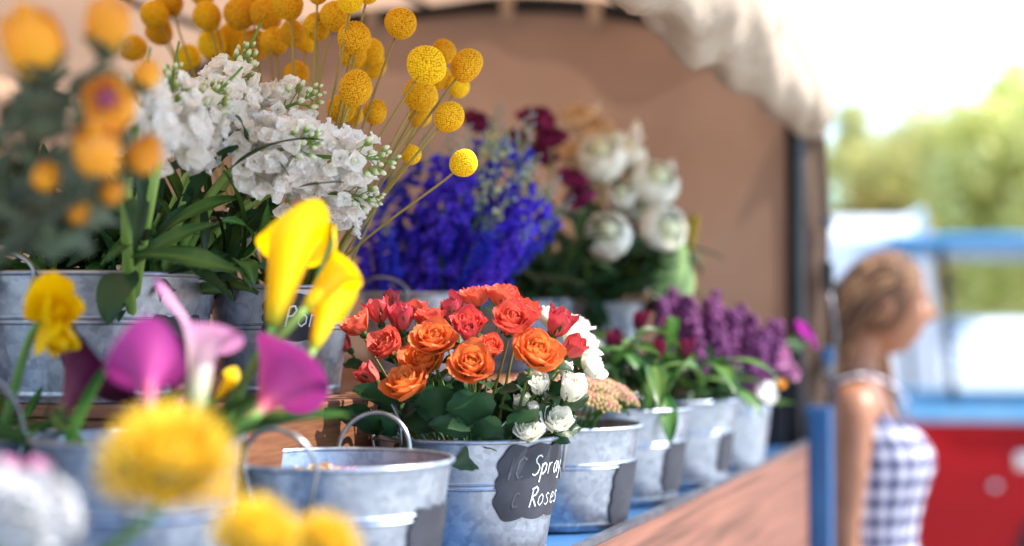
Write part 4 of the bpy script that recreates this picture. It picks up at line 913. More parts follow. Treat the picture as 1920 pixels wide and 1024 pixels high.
for i, (px, py, r, d, di, lab) in enumerate([(68,100,58,.93,(-.2,.9,-.3),'blurred orange bloom, highest and largest at the far left'),(202,62,46,.95,(.1,1,-.2),'blurred orange bloom near the top edge, left of the white stock'),
  (205,195,56,.92,(.1,.15,-1),'orange bloom facing the lens with a dark purple centre'),(184,296,46,.93,(.1,.7,-.6),'orange bloom below the one with the purple centre'),(262,300,34,.96,(.6,.6,-.3),'orange bloom rightmost of its bunch, before the white stock'),
  (84,338,26,.95,(.5,.5,-.5),'small orange bud low on the left, wrapped in grey leaves'),(205,366,22,.96,(.5,.6,-.4),'small orange bud below the middle of the bunch'),(148,402,24,.96,(.4,.3,-.5),'small orange bud lowest in the bunch'),(270,150,26,1.0,(.5,.9,0),'orange bloom edge behind the purple centred one')]):
    H = at(px, py, d); D = Vector((di[0], di[2], di[1])).normalized(); rr = r*d/FPX*1.28
    root = flower('orange_bloom', lab, 'flower', 'orange blooms at the upper left', bL3, H - D*rr*.7, (D*.4 + Vector((.75, 0, .6))).normalized(), [], .0032, M_LEAFG,
        [(LF_GREY[j % 2], .75 + .15*R.random(), rl(), R.uniform(.3, 1.2), R.uniform(.6, .9)) for j in range(2)], pull=.45, via=at(-230, 400, 1.0))
    Mh = orient(H - D*rr*.7 - root.location, D, rl(), rr); link('petals', ORB[i % 2], root, Mh @ Matrix.Diagonal((.88, .88, 1.38 if i != 2 else .9, 1)))
    if i == 2: 
        mb = MB(); mb.ball((0,0,0), .28, 12, 8, .3); link('centre', mb.mesh('centre', mat=M_PURPC), root, Mh @ Matrix.Translation((0,0,1.12)))
    fr = MB()
    for j in range(5): fr.merge(leaf_mb(1.15, .9, -.5, .35, .2, 4, 6, j), Matrix.Rotation(j*GA, 4, 'Z') @ Matrix.Rotation(1.0, 4, 'Y'))
    link('leaf_collar', fr.mesh('leaf_collar', mat=M_LEAFG), root, Mh @ Matrix.Translation((0, 0, -.25)))
for i, (px, py) in enumerate([(130,130),(20,230),(110,270),(240,250),(60,320),(160,360),(60,380),(250,340),(20,330)]):
    flower('eucalyptus_stem', 'grey green round leaved eucalyptus stem around the blurred orange blooms', 'foliage', 'eucalyptus stems', bL3, at(px, py, 1.02 + .06*R.random()), Vector((.7, 0, .7)), [], .0025, M_LEAFG,
        [(LF_GREY[j % 2], .75 + .24*R.random(), rl(), R.uniform(.5, 1.3), R.uniform(.5, .85)) for j in range(4)], pull=.4, via=at(-260, 380, 1.02))
# phlox in the small left bucket
for i in range(5):
    H = at(-60 + 45*i, 800, 1.22 + .03*(i % 3)); root = flower('phlox', 'small green budding stem in the bucket left of the callas', 'foliage', 'budding stems at the left', bL4, H, dl(0, 1), [], .002, M_STEM, [(LF_LONGB[i % 3], .8, rl(), .6, .4) for _ in range(3)])
# ------------------------------------------------------------------ ground
M_GROUND = solid('dusty_asphalt', '8f8b86', 'b0aaa2', .6, .9, 0, .3, .01, 8)
mb = MB(); n = 40; rows = []
for i in range(n+1):
    row = []
    for j in range(n+1):
        x = -1; f = lambda q: math.copysign(abs(q)**2.6, q)*600; X = f(2*i/n-1); Y = f(2*j/n-1); row.append((X, Y, 0))
    rows.append(row)
mb.grid(rows); tag(link('ground', mb.mesh('ground', True, M_GROUND)), kind='structure')

# ------------------------------------------------------------------ the woman
M_SKIN = solid('skin', '8f5c40', 'a46e4e', 14, .5, 0, .1, .001); 
M_HAIR = petal_mat('brown_hair', [(0, '3e281a'), (.5, '76543a'), (1, 'b48c5c')], .05, .65, 30, .2)
def gingham():
    m, nt, out = newmat('checked_cloth'); L = nt.links.new; tc = N(nt, 'ShaderNodeTexCoord'); sp = N(nt, 'ShaderNodeSeparateXYZ'); L(tc.outputs['UV'], sp.inputs[0])
    prev = None; ms = []
    for ax in (0, 1):
        a = N(nt, 'ShaderNodeMath', operation='FRACT'); L(sp.outputs[ax], a.inputs[0])
        b = N(nt, 'ShaderNodeMath', operation='GREATER_THAN'); b.inputs[1].default_value = .5; L(a.outputs[0], b.inputs[0]); ms.append(b)
    ad = N(nt, 'ShaderNodeMath', operation='ADD'); L(ms[0].outputs[0], ad.inputs[0]); L(ms[1].outputs[0], ad.inputs[1])
    dv = N(nt, 'ShaderNodeMath', operation='MULTIPLY'); dv.inputs[1].default_value = .5; L(ad.outputs[0], dv.inputs[0])
    r = ramp(nt, dv.outputs[0], [(0, lin('d8d6dc')), (.5, lin('7a7c9c')), (1, lin('141a3a'))]); r.color_ramp.interpolation = 'CONSTANT'
    r.color_ramp.elements[1].position = .3; r.color_ramp.elements[2].position = .8
    p = N(nt, 'ShaderNodeBsdfPrincipled', Roughness=.85); L(r.outputs[0], p.inputs['Base Color']); L(p.outputs[0], out.inputs[0]); return m
M_DRESS = gingham()
hd = at(1658, 590, 3.2)
WX, WY = hd.x - .035, 3.2
woman = thing('person', (WX, WY, 0), 'woman with long brown hair in a checked sleeveless dress, standing beside the truck end', 'person')
woman.rotation_euler = (0, 0, math.radians(-6))
# skeleton: x = the way she faces, -y = her side nearest the camera
J = {}; E = []; RD = {}
def j(n, p, r, par=None):
    J[n] = p; RD[n] = r
    if par: E.append((par, n))
j('pelvis', (-.02, 0, .93), (.125, .15)); j('belly', (-.01, 0, 1.05), (.095, .125), 'pelvis'); j('chest', (-.025, 0, 1.22), (.105, .135), 'belly'); j('bust', (-.03, 0, 1.33), (.085, .12), 'chest')
j('neck0', (-.045, 0, 1.41), (.052, .055), 'bust'); j('neck1', (-.020, 0, 1.48), (.048, .048), 'neck0'); j('head', (.0, 0, 1.54), (.055, .055), 'neck1')
for s, tg in ((-1, 'near'), (1, 'far')):
    j('sh'+tg, (-.05, s*.155, 1.375), (.050, .050), 'bust'); j('ua'+tg, (-.065, s*.180, 1.25), (.042, .042), 'sh'+tg); j('el'+tg, (-.085, s*.195, 1.09), (.035, .035), 'ua'+tg)
    j('fa'+tg, (-.06, s*.200, .97), (.032, .032), 'el'+tg); j('wr'+tg, (-.02, s*.200, .85), (.022, .024), 'fa'+tg); j('pa'+tg, (.0, s*.198, .79), (.016, .036), 'wr'+tg)
    j('hip'+tg, (-.02, s*.085, .86), (.095, .090), 'pelvis'); j('th'+tg, (.0, s*.088, .66), (.070, .070), 'hip'+tg); j('kn'+tg, (.01, s*.088, .48), (.050, .050), 'th'+tg)
    j('ca'+tg, (-.01, s*.090, .32), (.050, .050), 'kn'+tg); j('an'+tg, (-.02, s*.090, .09), (.032, .032), 'ca'+tg); j('ft'+tg, (.07, s*.095, .035), (.03, .04), 'an'+tg); j('to'+tg, (.14, s*.10, .025), (.02, .035), 'ft'+tg)
    for q, (dx, L_, c) in enumerate(((-.026, .062, .012), (-.009, .072, .016), (.009, .068, .016), (.024, .055, .012))):   # four fingers, hanging and slightly curled
        j(f'f{q}a'+tg, (dx+.004, s*.197, .755), (.0095, .0095), 'pa'+tg); j(f'f{q}b'+tg, (dx+.008, s*(.197-.004), .755-L_*.5), (.0085, .0085), f'f{q}a'+tg); j(f'f{q}c'+tg, (dx+.010, s*(.197-c), .755-L_), (.0075, .0075), f'f{q}b'+tg)
    j('t0'+tg, (.026, s*.188, .80), (.011, .011), 'wr'+tg); j('t1'+tg, (.046, s*.182, .765), (.0095, .0095), 't0'+tg); j('t2'+tg, (.050, s*.176, .735), (.008, .008), 't1'+tg)
names = list(J); idx = {n: i for i, n in enumerate(names)}
me = bpy.data.meshes.new('skeleton'); me.from_pydata([J[n] for n in names], [(idx[a], idx[b]) for a, b in E], [])
tmp = bpy.data.objects.new('skeleton', me); COL.objects.link(tmp); sk = tmp.modifiers.new('skin', 'SKIN'); sk.use_smooth_shade = True
if not me.skin_vertices: me.skin_vertices.new() if hasattr(me.skin_vertices, 'new') else None
for n in names: me.skin_vertices[0].data[idx[n]].radius = RD[n]; me.skin_vertices[0].data[idx[n]].use_root = (n == 'pelvis')
tmp.modifiers.new('sub', 'SUBSURF').levels = 2
dg = bpy.context.evaluated_depsgraph_get(); ev = tmp.evaluated_get(dg).to_mesh()
bodyv = [tuple(v.co) for v in ev.vertices]; bodyf = [tuple(p.vertices) for p in ev.polygons]; tmp.evaluated_get(dg).to_mesh_clear(); bpy.data.objects.remove(tmp)
HC = Vector((.035, 0, 1.585)); HT = Matrix.Translation(HC) @ Matrix.Rotation(math.radians(6), 4, 'Y')
def headpt(th, ph):
    x, y, z = math.sin(th)*math.cos(ph), math.sin(th)*math.sin(ph), math.cos(th)
    a, b, c = .093, .073, .112
    X, Y, Z = x*a, y*b, z*c
    if z < 0: k = 1 - .30*(-z)**1.6; Y *= k; X = X*(1 - .12*(-z)) + (.016*(-z) if x > 0 else .02*(-z)**2)
    g_ = lambda z0, w: math.exp(-((Z-z0)/w)**2)
    f = max(0, x)
    X += f**14 * .026*g_(-.020, .015) * math.exp(-(y/.16)**2) + f**10*.010*g_(0, .022)*math.exp(-(y/.14)**2)    # nose
    X += f**6*(.006*g_(-.052, .007) + .006*g_(-.066, .007) - .003*g_(-.059, .004))*math.exp(-(y/.28)**2)       # lips
    X += f**4*.010*g_(-.094, .016)*math.exp(-(y/.35)**2)                                                    # chin
    X -= f**4*.010*g_(.008, .012)*(math.exp(-((abs(y)-.38)/.16)**2))                                           # eye sockets
    X += f**4*.004*g_(.028, .010)                                                                            # brow
    return HT @ Vector((X, Y, Z))
hm = MB(); rows = [[headpt(PI*(i+.02)/60.04, 2*PI*k/72) for k in range(72)] for i in range(61)]; hm.grid(rows, closed=True)
hm.f.append(tuple(range(72))); hm.f.append(tuple(60*72+k for k in range(72))[::-1])
for s in (-1, 1):
    o = MB(); o.ball((0, 0, 0), .03, 14, 10, 0, (.62, .28, 1.0)); hm.merge(o, HT @ Matrix.Translation((-.008, s*.073, -.008)) @ Matrix.Rotation(s*.3, 4, 'Z'))
bm_ = MB(); bm_.v = bodyv; bm_.f = bodyf; bm_.t = [0]*len(bodyv); bm_.add(hm.v, hm.f)
body = link('body', bm_.mesh('body', True, M_SKIN), woman)
import bmesh
bq = bmesh.new(); bq.from_mesh(body.data); bmesh.ops.delete(bq, geom=[v for v in bq.verts if not v.link_faces], context='VERTS')
bmesh.ops.remove_doubles(bq, verts=bq.verts, dist=.0003); bmesh.ops.holes_fill(bq, edges=bq.edges, sides=0); bmesh.ops.recalc_face_normals(bq, faces=bq.faces); bq.to_mesh(body.data); bq.free()
rm = body.modifiers.new('remesh', 'REMESH'); rm.mode = 'VOXEL'; rm.voxel_size = .0042; rm.use_smooth_shade = True
sm = body.modifiers.new('smooth', 'SMOOTH'); sm.factor = .5; sm.iterations = 3
dg = bpy.context.evaluated_depsgraph_get(); baked = bpy.data.meshes.new_from_object(body.evaluated_get(dg)); body.modifiers.clear(); body.data = baked; baked.name = 'body'
M_EYE = solid('eye_white', 'f0ece8', 'f0ece8', 5, .2); M_IRIS = solid('iris', '3a2a1c', '3a2a1c', 5, .2)
for s in (-1, 1):
    o = MB(); o.ball((0,0,0), .0118, 16, 10); e = link('eye', o.mesh('eye', True, M_EYE), woman, HT @ Matrix.Translation((.0690, s*.030, .006)))
    o = MB(); o.ball((.0065,0,0), .0058, 12, 8); link('iris', o.mesh('iris', True, M_IRIS), e)
# dress: bodice and skirt, hung from two straps
mb = MB(); rows = []; uv = []
prof = [(1.335,.108,.137,-.030),(1.30,.128,.142,-.018),(1.24,.142,.146,-.005),(1.18,.130,.142,-.010),(1.10,.112,.132,-.010),(1.05,.108,.131,-.010),(.98,.128,.150,-.015),(.90,.146,.178,-.02),(.78,.165,.192,-.01),(.66,.185,.205,-.005),(.55,.205,.225,0),(.52,.207,.227,0)]
for i, (z, a, b, cx) in enumerate(prof):
    row = []
    for k in range(73):
        t = 2*PI*k/72; bust = .009*math.exp(-((z-1.245)/.045)**2)*max(0, math.cos(t))**2*(1+.6*math.cos(2*(abs(math.sin(t))-.45)))
        fold = (.012*math.sin(t*9+z*2) + .006*math.sin(t*17))*max(0, min(1, (1.0-z)/.35)); dip = .035*math.cos(t*2)*(1 if i == 0 else 0)
        row.append(((a+bust+fold)*math.cos(t)+cx, (b+fold)*math.sin(t), z - dip*.5))
    rows.append(row)
mb.grid(rows); dm = mb.mesh('dress', True, M_DRESS); ul = dm.uv_layers.new(name='UVMap')
for li, lp in enumerate(dm.loops):
    vi = lp.vertex_index; i_, k_ = divmod(vi, 73); ul.data[li].uv = (k_/72*21, prof[i_][0]*24)
dr = link('dress', dm, woman); dr.modifiers.new('solid', 'SOLIDIFY').thickness = -.003; dr.modifiers.new('sub', 'SUBSURF').levels = 1
for s in (-1, 1):
    mb = MB(); rows = []
    for q in np.linspace(0, 1, 15):
        a = PI*q; x = -.028 + .098*math.cos(a)*1.05; z = 1.33 + .098*math.sin(a); y = s*(.085 + .012*math.sin(a)); rows.append([(x, y-.014, z), (x*1.03, y, z+.004), (x, y+.014, z)])
    mb.grid(rows); st = mb.mesh('strap', True, M_DRESS); u2 = st.uv_layers.new(name='UVMap')
    for li, lp in enumerate(st.loops): u2.data[li].uv = (lp.vertex_index % 3 * .5, lp.vertex_index // 3 * .6)
    link('strap', st, dr)
# hair: scalp cap and long locks falling behind the shoulder and down the far front
mb = MB(); rq = random.Random(3)
rows = []
for i in range(25):
    th = i/24*2.15; row = []
    for k in range(49):
        ph = 2*PI*k/48; front = max(0, math.cos(ph)); t_ = th*(1 - .62*front**1.2 ) if th > .3 else th
        p = headpt(max(.02, min(3, t_)), ph); c = HC; row.append(c + (p-c)*(1.085 + .02*math.sin(ph*23) + .012*math.sin(ph*11+th*5)))
    rows.append(row)
mb.grid(rows, .5)
for i in range(1100):
    ph = rq.uniform(.35, 2*PI-.35); ap = abs(ph-PI); th = rq.uniform(.1, 1.75) if ap < 1.5 else rq.uniform(.1, .80 + .5*(2.8-ap)/1.3); p0 = HC + (headpt(th, ph) - HC)*1.07
    side = -1 if ph > PI else 1; L_ = rq.uniform(.34, .52)
    p1 = p0 + Vector((-.055 - .5*max(0, p0.x-HC.x), (p0.y)*.45, .012 if ap > 1.5 else -.035)); 
    if side > 0 and rq.random() < .40: p3 = Vector((rq.uniform(.05, .10), rq.uniform(.05, .095), 1.50 - L_*.72)); p2 = Vector((.03, .085, 1.50))
    else: p3 = Vector((rq.uniform(-.20, -.09), side*rq.uniform(.0, .12), 1.50-L_*.75)); p2 = Vector((rq.uniform(-.16, -.08), side*rq.uniform(.02, .10), 1.47))
    pts = bez(p0, p1, p2, p3, 12); pts = [p + Vector((.005*math.sin(k*.9+i), .005*math.cos(k*.8+i*2), 0)) for k, p in enumerate(pts)]; tv = rq.random()
    mb.tube(pts, [.0022, .0030, .0034, .0036, .0038, .0040, .0040, .0038, .0034, .0028, .0020, .0008], 5, tv)
link('hair', mb.mesh('hair', True, M_HAIR), woman)
for s in (-1, 1):
    mb = MB(); mb.tube([headpt(PI/2 - .27 + .02*abs(k-2), s*(.16 + .11*k)) for k in range(5)], [.0012, .0022, .0024, .002, .0008], 6, .1); link('eyebrow', mb.mesh('eyebrow', True, M_HAIR), woman)
M_LIP = solid('lips', 'a04a48', 'a85450', 20, .5); mb = MB()
mb.tube([headpt(PI/2 + .56, a) for a in (-.34, -.2, -.07, .07, .2, .34)], [.001, .0028, .0036, .0036, .0028, .001], 8); link('lips', mb.mesh('lips', True, M_LIP), woman)
M_SHOE = solid('shoe', '5a4030', '5a4030', 9, .6)
for s in (-1, 1):
    o = MB(); o.box((.06, s*.097, .012), (.115, .043, .012)); sh = link('sandal', o.mesh('sandal', False, M_SHOE), woman); bev(sh, .01, 3)

# ------------------------------------------------------------------ open red off-road car
M_RED = solid('red_paint', 'b4000e', 'a0000c', 3, .4, 0, 0, coat=0, spec=.2); M_LBLUE = solid('light_blue_paint', '7fbadc', '6aaed6', 6, .4, 0, 0, coat=.2)
M_LB2 = solid('teal_blue_paint', '2f80b4', '3a8cc0', 6, .4)
M_GLASS = solid('glass', 'cfe0e8', 'cfe0e8', 3, .05, 0, 0); M_TYRE = solid('tyre_rubber', '1b1b1d', '26262a', 30, .85); M_CHROME = solid('chrome', 'c8ccd2', 'd8dce0', 9, .15, 1); M_SEAT = solid('seat_vinyl', 'd8d4cc', 'c8c4bc', 12, .6)
m, nt, out = newmat('clear_glass'); g1 = N(nt, 'ShaderNodeBsdfGlossy', Roughness=.03); t1_ = N(nt, 'ShaderNodeBsdfTransparent'); mx = N(nt, 'ShaderNodeMixShader'); mx.inputs[0].default_value = .12
nt.links.new(t1_.outputs[0], mx.inputs[1]); nt.links.new(g1.outputs[0], mx.inputs[2]); nt.links.new(mx.outputs[0], out.inputs[0]); M_CLEAR = m
CX, CY = 2.075, 6.856
car = thing('open_car', (CX+1.7, CY+.8, 0), 'open red off-road car with light blue trim and a blue roof on thin posts', 'car')
def cpart(name, mb, mat, smooth=False, bevel=0, parent=None):
    o = link(name, mb.mesh(name, smooth, mat), parent or car)
    if parent is None: o.location = (-CX-1.7, -CY-.8, 0)
    if bevel: bev(o, bevel, 3)
    return o
def B_(mb, x0, x1, y0, y1, z0, z1): mb.box((CX+(x0+x1)/2, CY+(y0+y1)/2, (z0+z1)/2), ((x1-x0)/2, (y1-y0)/2, (z1-z0)/2))
for (y0, y1) in ((0, .06), (1.54, 1.60)):
    mb = MB(); B_(mb, 0, 3.5, y0, y1, .27, 1.045); cpart('side_panel', mb, M_RED, bevel=.02)
mb = MB(); B_(mb, 0, .05, .062, 1.538, .27, 1.045); cpart('tail_panel', mb, M_RED, bevel=.015)
mb = MB(); B_(mb, 2.3, 3.5, .062, 1.538, .45, 1.02); cpart('engine_bay', mb, M_RED, bevel=.015)
mb = MB(); B_(mb, .06, 2.3, .062, 1.538, .45, .50); cpart('floor_pan', mb, M_BLACK)
mb = MB(); B_(mb, -.02, 3.52, -.02, .10, 1.047, 1.135); B_(mb, -.02, 3.52, 1.50, 1.62, 1.047, 1.135); B_(mb, -.02, .10, .102, 1.498, 1.047, 1.135); cpart('belt_trim', mb, M_LBLUE, bevel=.02)
mb = MB(); B_(mb, 2.32, 3.52, .102, 1.498, 1.03, 1.12); cpart('bonnet', mb, M_LBLUE, bevel=.03)
mb = MB(); B_(mb, -.10, 2.45, -.05, 1.65, 1.915, 1.975); cpart('roof', mb, M_LB2, bevel=.03)
for x, y in ((.22, .03), (.22, 1.57), (1.55, .03), (1.55, 1.57)):
    mb = MB(); mb.tube([(CX+x, CY+y, 1.13), (CX+x-.06, CY+y, 1.91)], .022, 10); cpart('roof_post', mb, M_BLACK, True)
mb = MB()
for y in (.03, 1.57): mb.tube([(CX+2.35, CY+y, 1.12), (CX+2.12, CY+y, 1.62), (CX+2.0, CY+y, 1.91)], .03, 8)
mb.tube([(CX+2.35, CY+.03, 1.13), (CX+2.35, CY+1.57, 1.13)], .025, 8); cpart('windscreen_frame', mb, M_BLUE, True)
mb = MB(); mb.grid([[(CX+2.35, CY+.05, 1.15), (CX+2.35, CY+1.55, 1.15)], [(CX+2.01, CY+.05, 1.90), (CX+2.01, CY+1.55, 1.90)]]); cpart('windscreen', mb, M_CLEAR)
for y in (.35, 1.2):
    mb = MB(); B_(mb, 1.0, 1.5, y-.24, y+.24, .80, .92); B_(mb, .90, 1.02, y-.24, y+.24, .93, 1.40); cpart('car_seat', mb, M_SEAT, bevel=.05)
mb = MB(); mb.tube([(CX+1.75+.05*math.sin(a), CY+.35+.19*math.cos(a), 1.22+.19*math.sin(a)) for a in [2*PI*k/24 for k in range(25)]], .013, 6); cpart('steering_wheel', mb, M_BLACK, True)
for x in (.86, 2.85):
    for y, s in ((.12, -1), (1.48, 1)):
        w_ = MB(); w_.lathe([(.17,-.09),(.28,-.11),(.35,-.10),(.37,-.05),(.37,.05),(.35,.10),(.28,.11),(.17,.09)], 36)
        wh = link('wheel', w_.mesh('tyre', True, M_TYRE), car, Matrix.Translation((x-1.7, y-.8+s*.05, .37)) @ Matrix.Rotation(PI/2, 4, 'X'))
        w_ = MB(); w_.lathe([(.001,-.07),(.09,-.07),(.16,-.09),(.18,-.07),(.18,.07),(.16,.09),(.09,.07),(.001,.07)], 24); link('rim', w_.mesh('rim', True, M_CHROME), wh)
mb = MB(); B_(mb, .50, .62, -.035, -.002, .82, .90); cpart('door_latch', mb, M_CHROME, bevel=.01)
mb = MB(); B_(mb, .635, .68, -.03, -.002, .83, .90); cpart('latch_plate', mb, M_BLACK, bevel=.006)
mb = MB(); mb.ball((CX+.40, CY-.02, .735), .024, 14, 10); cpart('fuel_cap', mb, M_CHROME, True)
mb = MB(); B_(mb, .02, .05, -.03, -.002, .68, .86); cpart('side_marker', mb, M_BLACK, bevel=.006)
mb = MB(); mb.tube([(CX+.74, CY-.01, .98), (CX+.74, CY-.01, .5)], .006, 5); mb.tube([(CX+1.55, CY-.01, .98), (CX+1.55, CY-.01, .5)], .006, 5); mb.tube([(CX+.74, CY-.01, .98), (CX+1.55, CY-.01, .98)], .006, 5); cpart('door_seam', mb, M_BLACK, True)
for dx in (0, .09, .18, .27): 
    mb = MB(); mb.tube([(CX+.1+dx*.4, CY-.008, 1.0-dx*.35), (CX+2.2, CY-.008, 1.0-dx*.35)], .006, 5); cpart('pressed_rib', mb, M_RED, True)

car.rotation_euler = (0, 0, math.radians(-8))
# ------------------------------------------------------------------ parked cars and a white tent far behind
def gen_car(x, y, rz, paint, label, van=False):
    root = thing('parked_car', (x, y, 0), label, 'car', 'pale cars parked far behind'); root.rotation_euler = (0, 0, rz)
    if van: P = [(-2.3,.35),(-2.35,1.0),(-2.3,2.15),(-2.1,2.3),(1.2,2.3),(1.75,1.45),(2.35,1.15),(2.4,.35)]; G = [(-2.2,1.35),(-2.15,2.0),(1.15,2.0),(1.5,1.4)]
    else: P = [(-2.2,.35),(-2.25,.85),(-2.1,1.0),(-1.5,1.05),(-1.0,1.48),(.35,1.5),(1.05,1.02),(2.0,.88),(2.2,.65),(2.2,.35)]; G = [(-1.35,1.07),(-.95,1.42),(.32,1.44),(.92,1.05)]
    def prism(P, w, wt):
        mb = MB(); n = len(P); sc_ = [w if z < 1.06 else wt for x_, z in P]
        mb.add([(x_, -s, z) for (x_, z), s in zip(P, sc_)] + [(x_, s, z) for (x_, z), s in zip(P, sc_)], [tuple(range(n)), tuple(range(n, 2*n))[::-1]] + [(i, (i+1) % n, n+(i+1) % n, n+i) for i in range(n)]); return mb
    bev(link('car_body', prism(P, .88, .78).mesh('car_body', False, paint), root), .07, 3)
    link('windows', prism(G, .895 if van else .87, .80).mesh('windows', False, M_DARKG), root)
    for wx in (-1.35, 1.35):
        for s in (-1, 1):
            o = MB(); o.lathe([(.001,-.1),(.2,-.11),(.31,-.1),(.33,0),(.31,.1),(.2,.11),(.001,.1)], 24); link('wheel', o.mesh('wheel', True, M_TYRE), root, Matrix.Translation((wx, s*.82, .33)) @ Matrix.Rotation(PI/2, 4, 'X'))
    for s in (-1, 1):
        o = MB(); o.box((2.17 if not van else 2.37, s*.62, .72), (.04, .16, .07)); link('headlight', o.mesh('headlight', False, M_CHROME), root)
    return root
M_WPAINT = solid('white_car_paint', 'e8ebee', 'dfe3e8', 3, .25, 0, 0, coat=.5); M_SPAINT = solid('silver_car_paint', 'b8bec6', 'aab0b8', 3, .25, .6, 0, coat=.5); M_DARKG = solid('dark_glass', '20282e', '303a42', 3, .08, 0, 0)
gen_car(at(1500, 600, 12.5).x, 12.5, 1.42, M_WPAINT, 'white van parked behind the woman', True)
gen_car(at(2080, 600, 14).x, 14, .1, M_WPAINT, 'white car behind the open red car, at the right edge')
gen_car(at(1760, 600, 17).x, 17.5, 0, M_SPAINT, 'silver car between the woman and the white car, far back')
gen_car(at(1850, 600, 24).x, 24, .1, M_WPAINT, 'small looking white car farthest back below the trees')

# ------------------------------------------------------------------ trees
M_BARK = solid('bark', '6b5138', '8a6c4c', 12, .9, 0, .5, .02, stretch=(1, 1, .2))
LVM = {}
def treemat(k, c):
    LVM[k] = petal_mat('tree_leaf_' + k, [(0, c[0]), (.5, c[1]), (1, c[2])], .35, .5, 3, .3, .1); return LVM[k]
treemat('green', ('6c8c44', '90ac5c', 'b0c474')); treemat('lime', ('b8bc68', 'd4d488', 'e6e4a4')); treemat('golden', ('b89c50', 'ccb060', 'dcc478'))  # leaf colours paled to carry sun glare and distance haze
def tree(px, d, h, w, mk, seed, label, trunk_h=.3, off=0, nl=7000, ls=.17):
    rq = random.Random(seed); p = at(px, 600, d); root = thing('tree', (p.x, d, 0), label, 'tree')
    mb = MB(); tips = []
    mb.tube([(0,0,-.1), (.1*rq.uniform(-1,1), 0, h*.2), (.2*rq.uniform(-1,1), .1, h*.45), (0, 0, h*.75)], [.035*h, .028*h, .02*h, .006*h], 10)
    for i in range(16):
        a = i*GA; z0 = h*(trunk_h*.8 + .4*rq.random()); q = rq.uniform(.55, 1); e = Vector((math.cos(a)*w*q*.85, math.sin(a)*w*q*.85, z0 + h*rq.uniform(.10, .38)))
        mb.tube([(0,0,z0), (e.x*.45, e.y*.45, z0 + (e.z-z0)*.35), e], [.012*h, .008*h, .002*h], 6); tips.append(e)
    link('trunk', mb.mesh('trunk', True, M_BARK), root)
    mb = MB(); cl = [(t_, rq.uniform(.16, .30)*w*1.25) for t_ in tips] + [(Vector((rq.gauss(0, .38)*w, rq.gauss(0, .38)*w, h*(trunk_h + (1-trunk_h)*rq.betavariate(2, 1.8)))), rq.uniform(.16, .34)*w) for _ in range(30)]
    cl = [(c, r) for c, r in cl if c.z < h*.98]; vs = []; fs = []; ts = []
    for i in range(nl):
        c, r = cl[rq.randrange(len(cl))]; D = Vector((rq.gauss(0,1), rq.gauss(0,1), rq.gauss(0,1))).normalized(); pp = c + D*r*rq.random()**.4; pp.z = max(h*trunk_h*.6, pp.z)
        a = Vector((rq.gauss(0,1), rq.gauss(0,1), rq.gauss(0,.6))).normalized()*ls*rq.uniform(.6, 1.2); b = a.cross(Vector((rq.gauss(0,1), rq.gauss(0,1), rq.gauss(0,1)))).normalized()*ls*.5
        o = len(vs); vs += [pp-a, pp+b, pp+a, pp-b]; fs.append((o, o+1, o+2, o+3)); t_ = rq.random(); ts += [t_]*4
    mb.add(vs, fs, ts); link('crown', mb.mesh('crown', False, LVM[mk]), root); return root
tree(1935, 22, 5.3, 1.8, 'lime', 1, 'tall yellow green tree at the right edge, its crown reaching highest', .25)
tree(1790, 30, 6.0, 2.6, 'lime', 2, 'pale green bushy tree left of the tallest one', .2)
tree(1690, 34, 6.2, 2.0, 'lime', 3, 'loose yellow green tree above the woman', .2, nl=5000)
tree(1600, 30, 4.2, 1.5, 'golden', 4, 'low golden tree beside the canvas edge', .15, nl=5000)
tree(1690, 20, 3.1, .75, 'golden', 5, 'small golden brown tree right behind the head of the woman', .2, nl=3000, ls=.1)
tree(1860, 26, 4.4, 1.8, 'golden', 6, 'low golden bush-like tree below the tall green crown', .12)
tree(2010, 27, 6.6, 2.2, 'lime', 7, 'pale tree mostly beyond the right edge of the picture', .2)
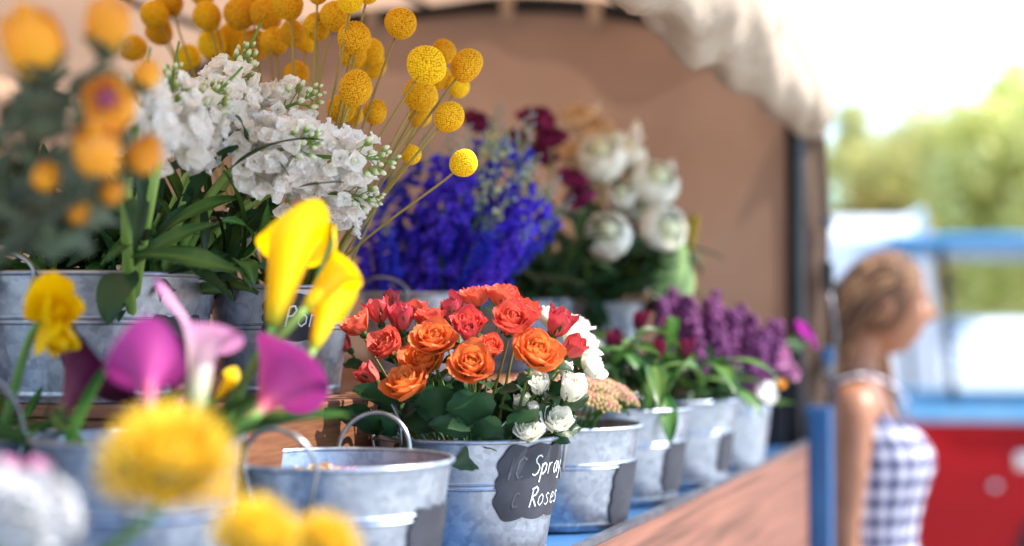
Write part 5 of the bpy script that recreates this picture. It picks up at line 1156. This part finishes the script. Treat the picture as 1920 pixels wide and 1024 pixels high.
tree(1480, 36, 5.5, 2.6, 'green', 8, 'green tree hidden behind the truck canvas', .2)
M_WALL = solid('far_wall', 'cfc6b8', 'ded6c8', 2, .9)
wl = MB(); wl.box((0, 0, .9), (30, .15, .9)); o = link('boundary_wall', wl.mesh('boundary_wall', False, M_WALL)); o.location = (14, 42, 0); tag(o, 'long pale low wall far behind the parked cars', 'wall')
# ------------------------------------------------------------------ world, light, camera
EL, AZV = None, None
SUN = Vector((.62, .05, .78)).normalized()
w = bpy.data.worlds.new('World'); sc.world = w; w.use_nodes = True; nt = w.node_tree
sky = nt.nodes.new('ShaderNodeTexSky'); sky.sky_type = 'NISHITA'; sky.sun_disc = False
sky.sun_elevation = math.asin(SUN.z); sky.sun_rotation = math.atan2(SUN.x, SUN.y); sky.air_density = 1.0; sky.dust_density = .35; sky.ozone_density = 2.0
nt.nodes['Background'].inputs[1].default_value = .125; nt.links.new(sky.outputs[0], nt.nodes['Background'].inputs[0])
ld = bpy.data.lights.new('sun', 'SUN'); ld.energy = 3.4; ld.angle = math.radians(.55); ld.color = (1, .94, .85)
lo = bpy.data.objects.new('sun', ld); COL.objects.link(lo); lo.rotation_euler = (-SUN).to_track_quat('-Z', 'Y').to_euler(); lo.location = (3, -2, 8)
cd = bpy.data.cameras.new('camera'); cam = bpy.data.objects.new('camera', cd); COL.objects.link(cam); sc.camera = cam
cam.location = (0, 0, ZC); cam.rotation_euler = (math.radians(90) + PITCH, 0, 0)
cd.sensor_width = 36; cd.lens = 36 * FPX / 1920; cd.clip_start = .02; cd.clip_end = 2000
cd.dof.use_dof = True; cd.dof.focus_distance = 1.49; cd.dof.aperture_fstop = FSTOP; cd.dof.aperture_blades = 0
sc.view_settings.view_transform = 'Standard'; sc.view_settings.look = 'None'; sc.view_settings.exposure = EXPO; sc.view_settings.gamma = 1
sc.cycles.use_denoising = True; sc.cycles.max_bounces = 10; sc.cycles.diffuse_bounces = 6; sc.cycles.sample_clamp_indirect = 8
sc.cycles.transparent_max_bounces = 8
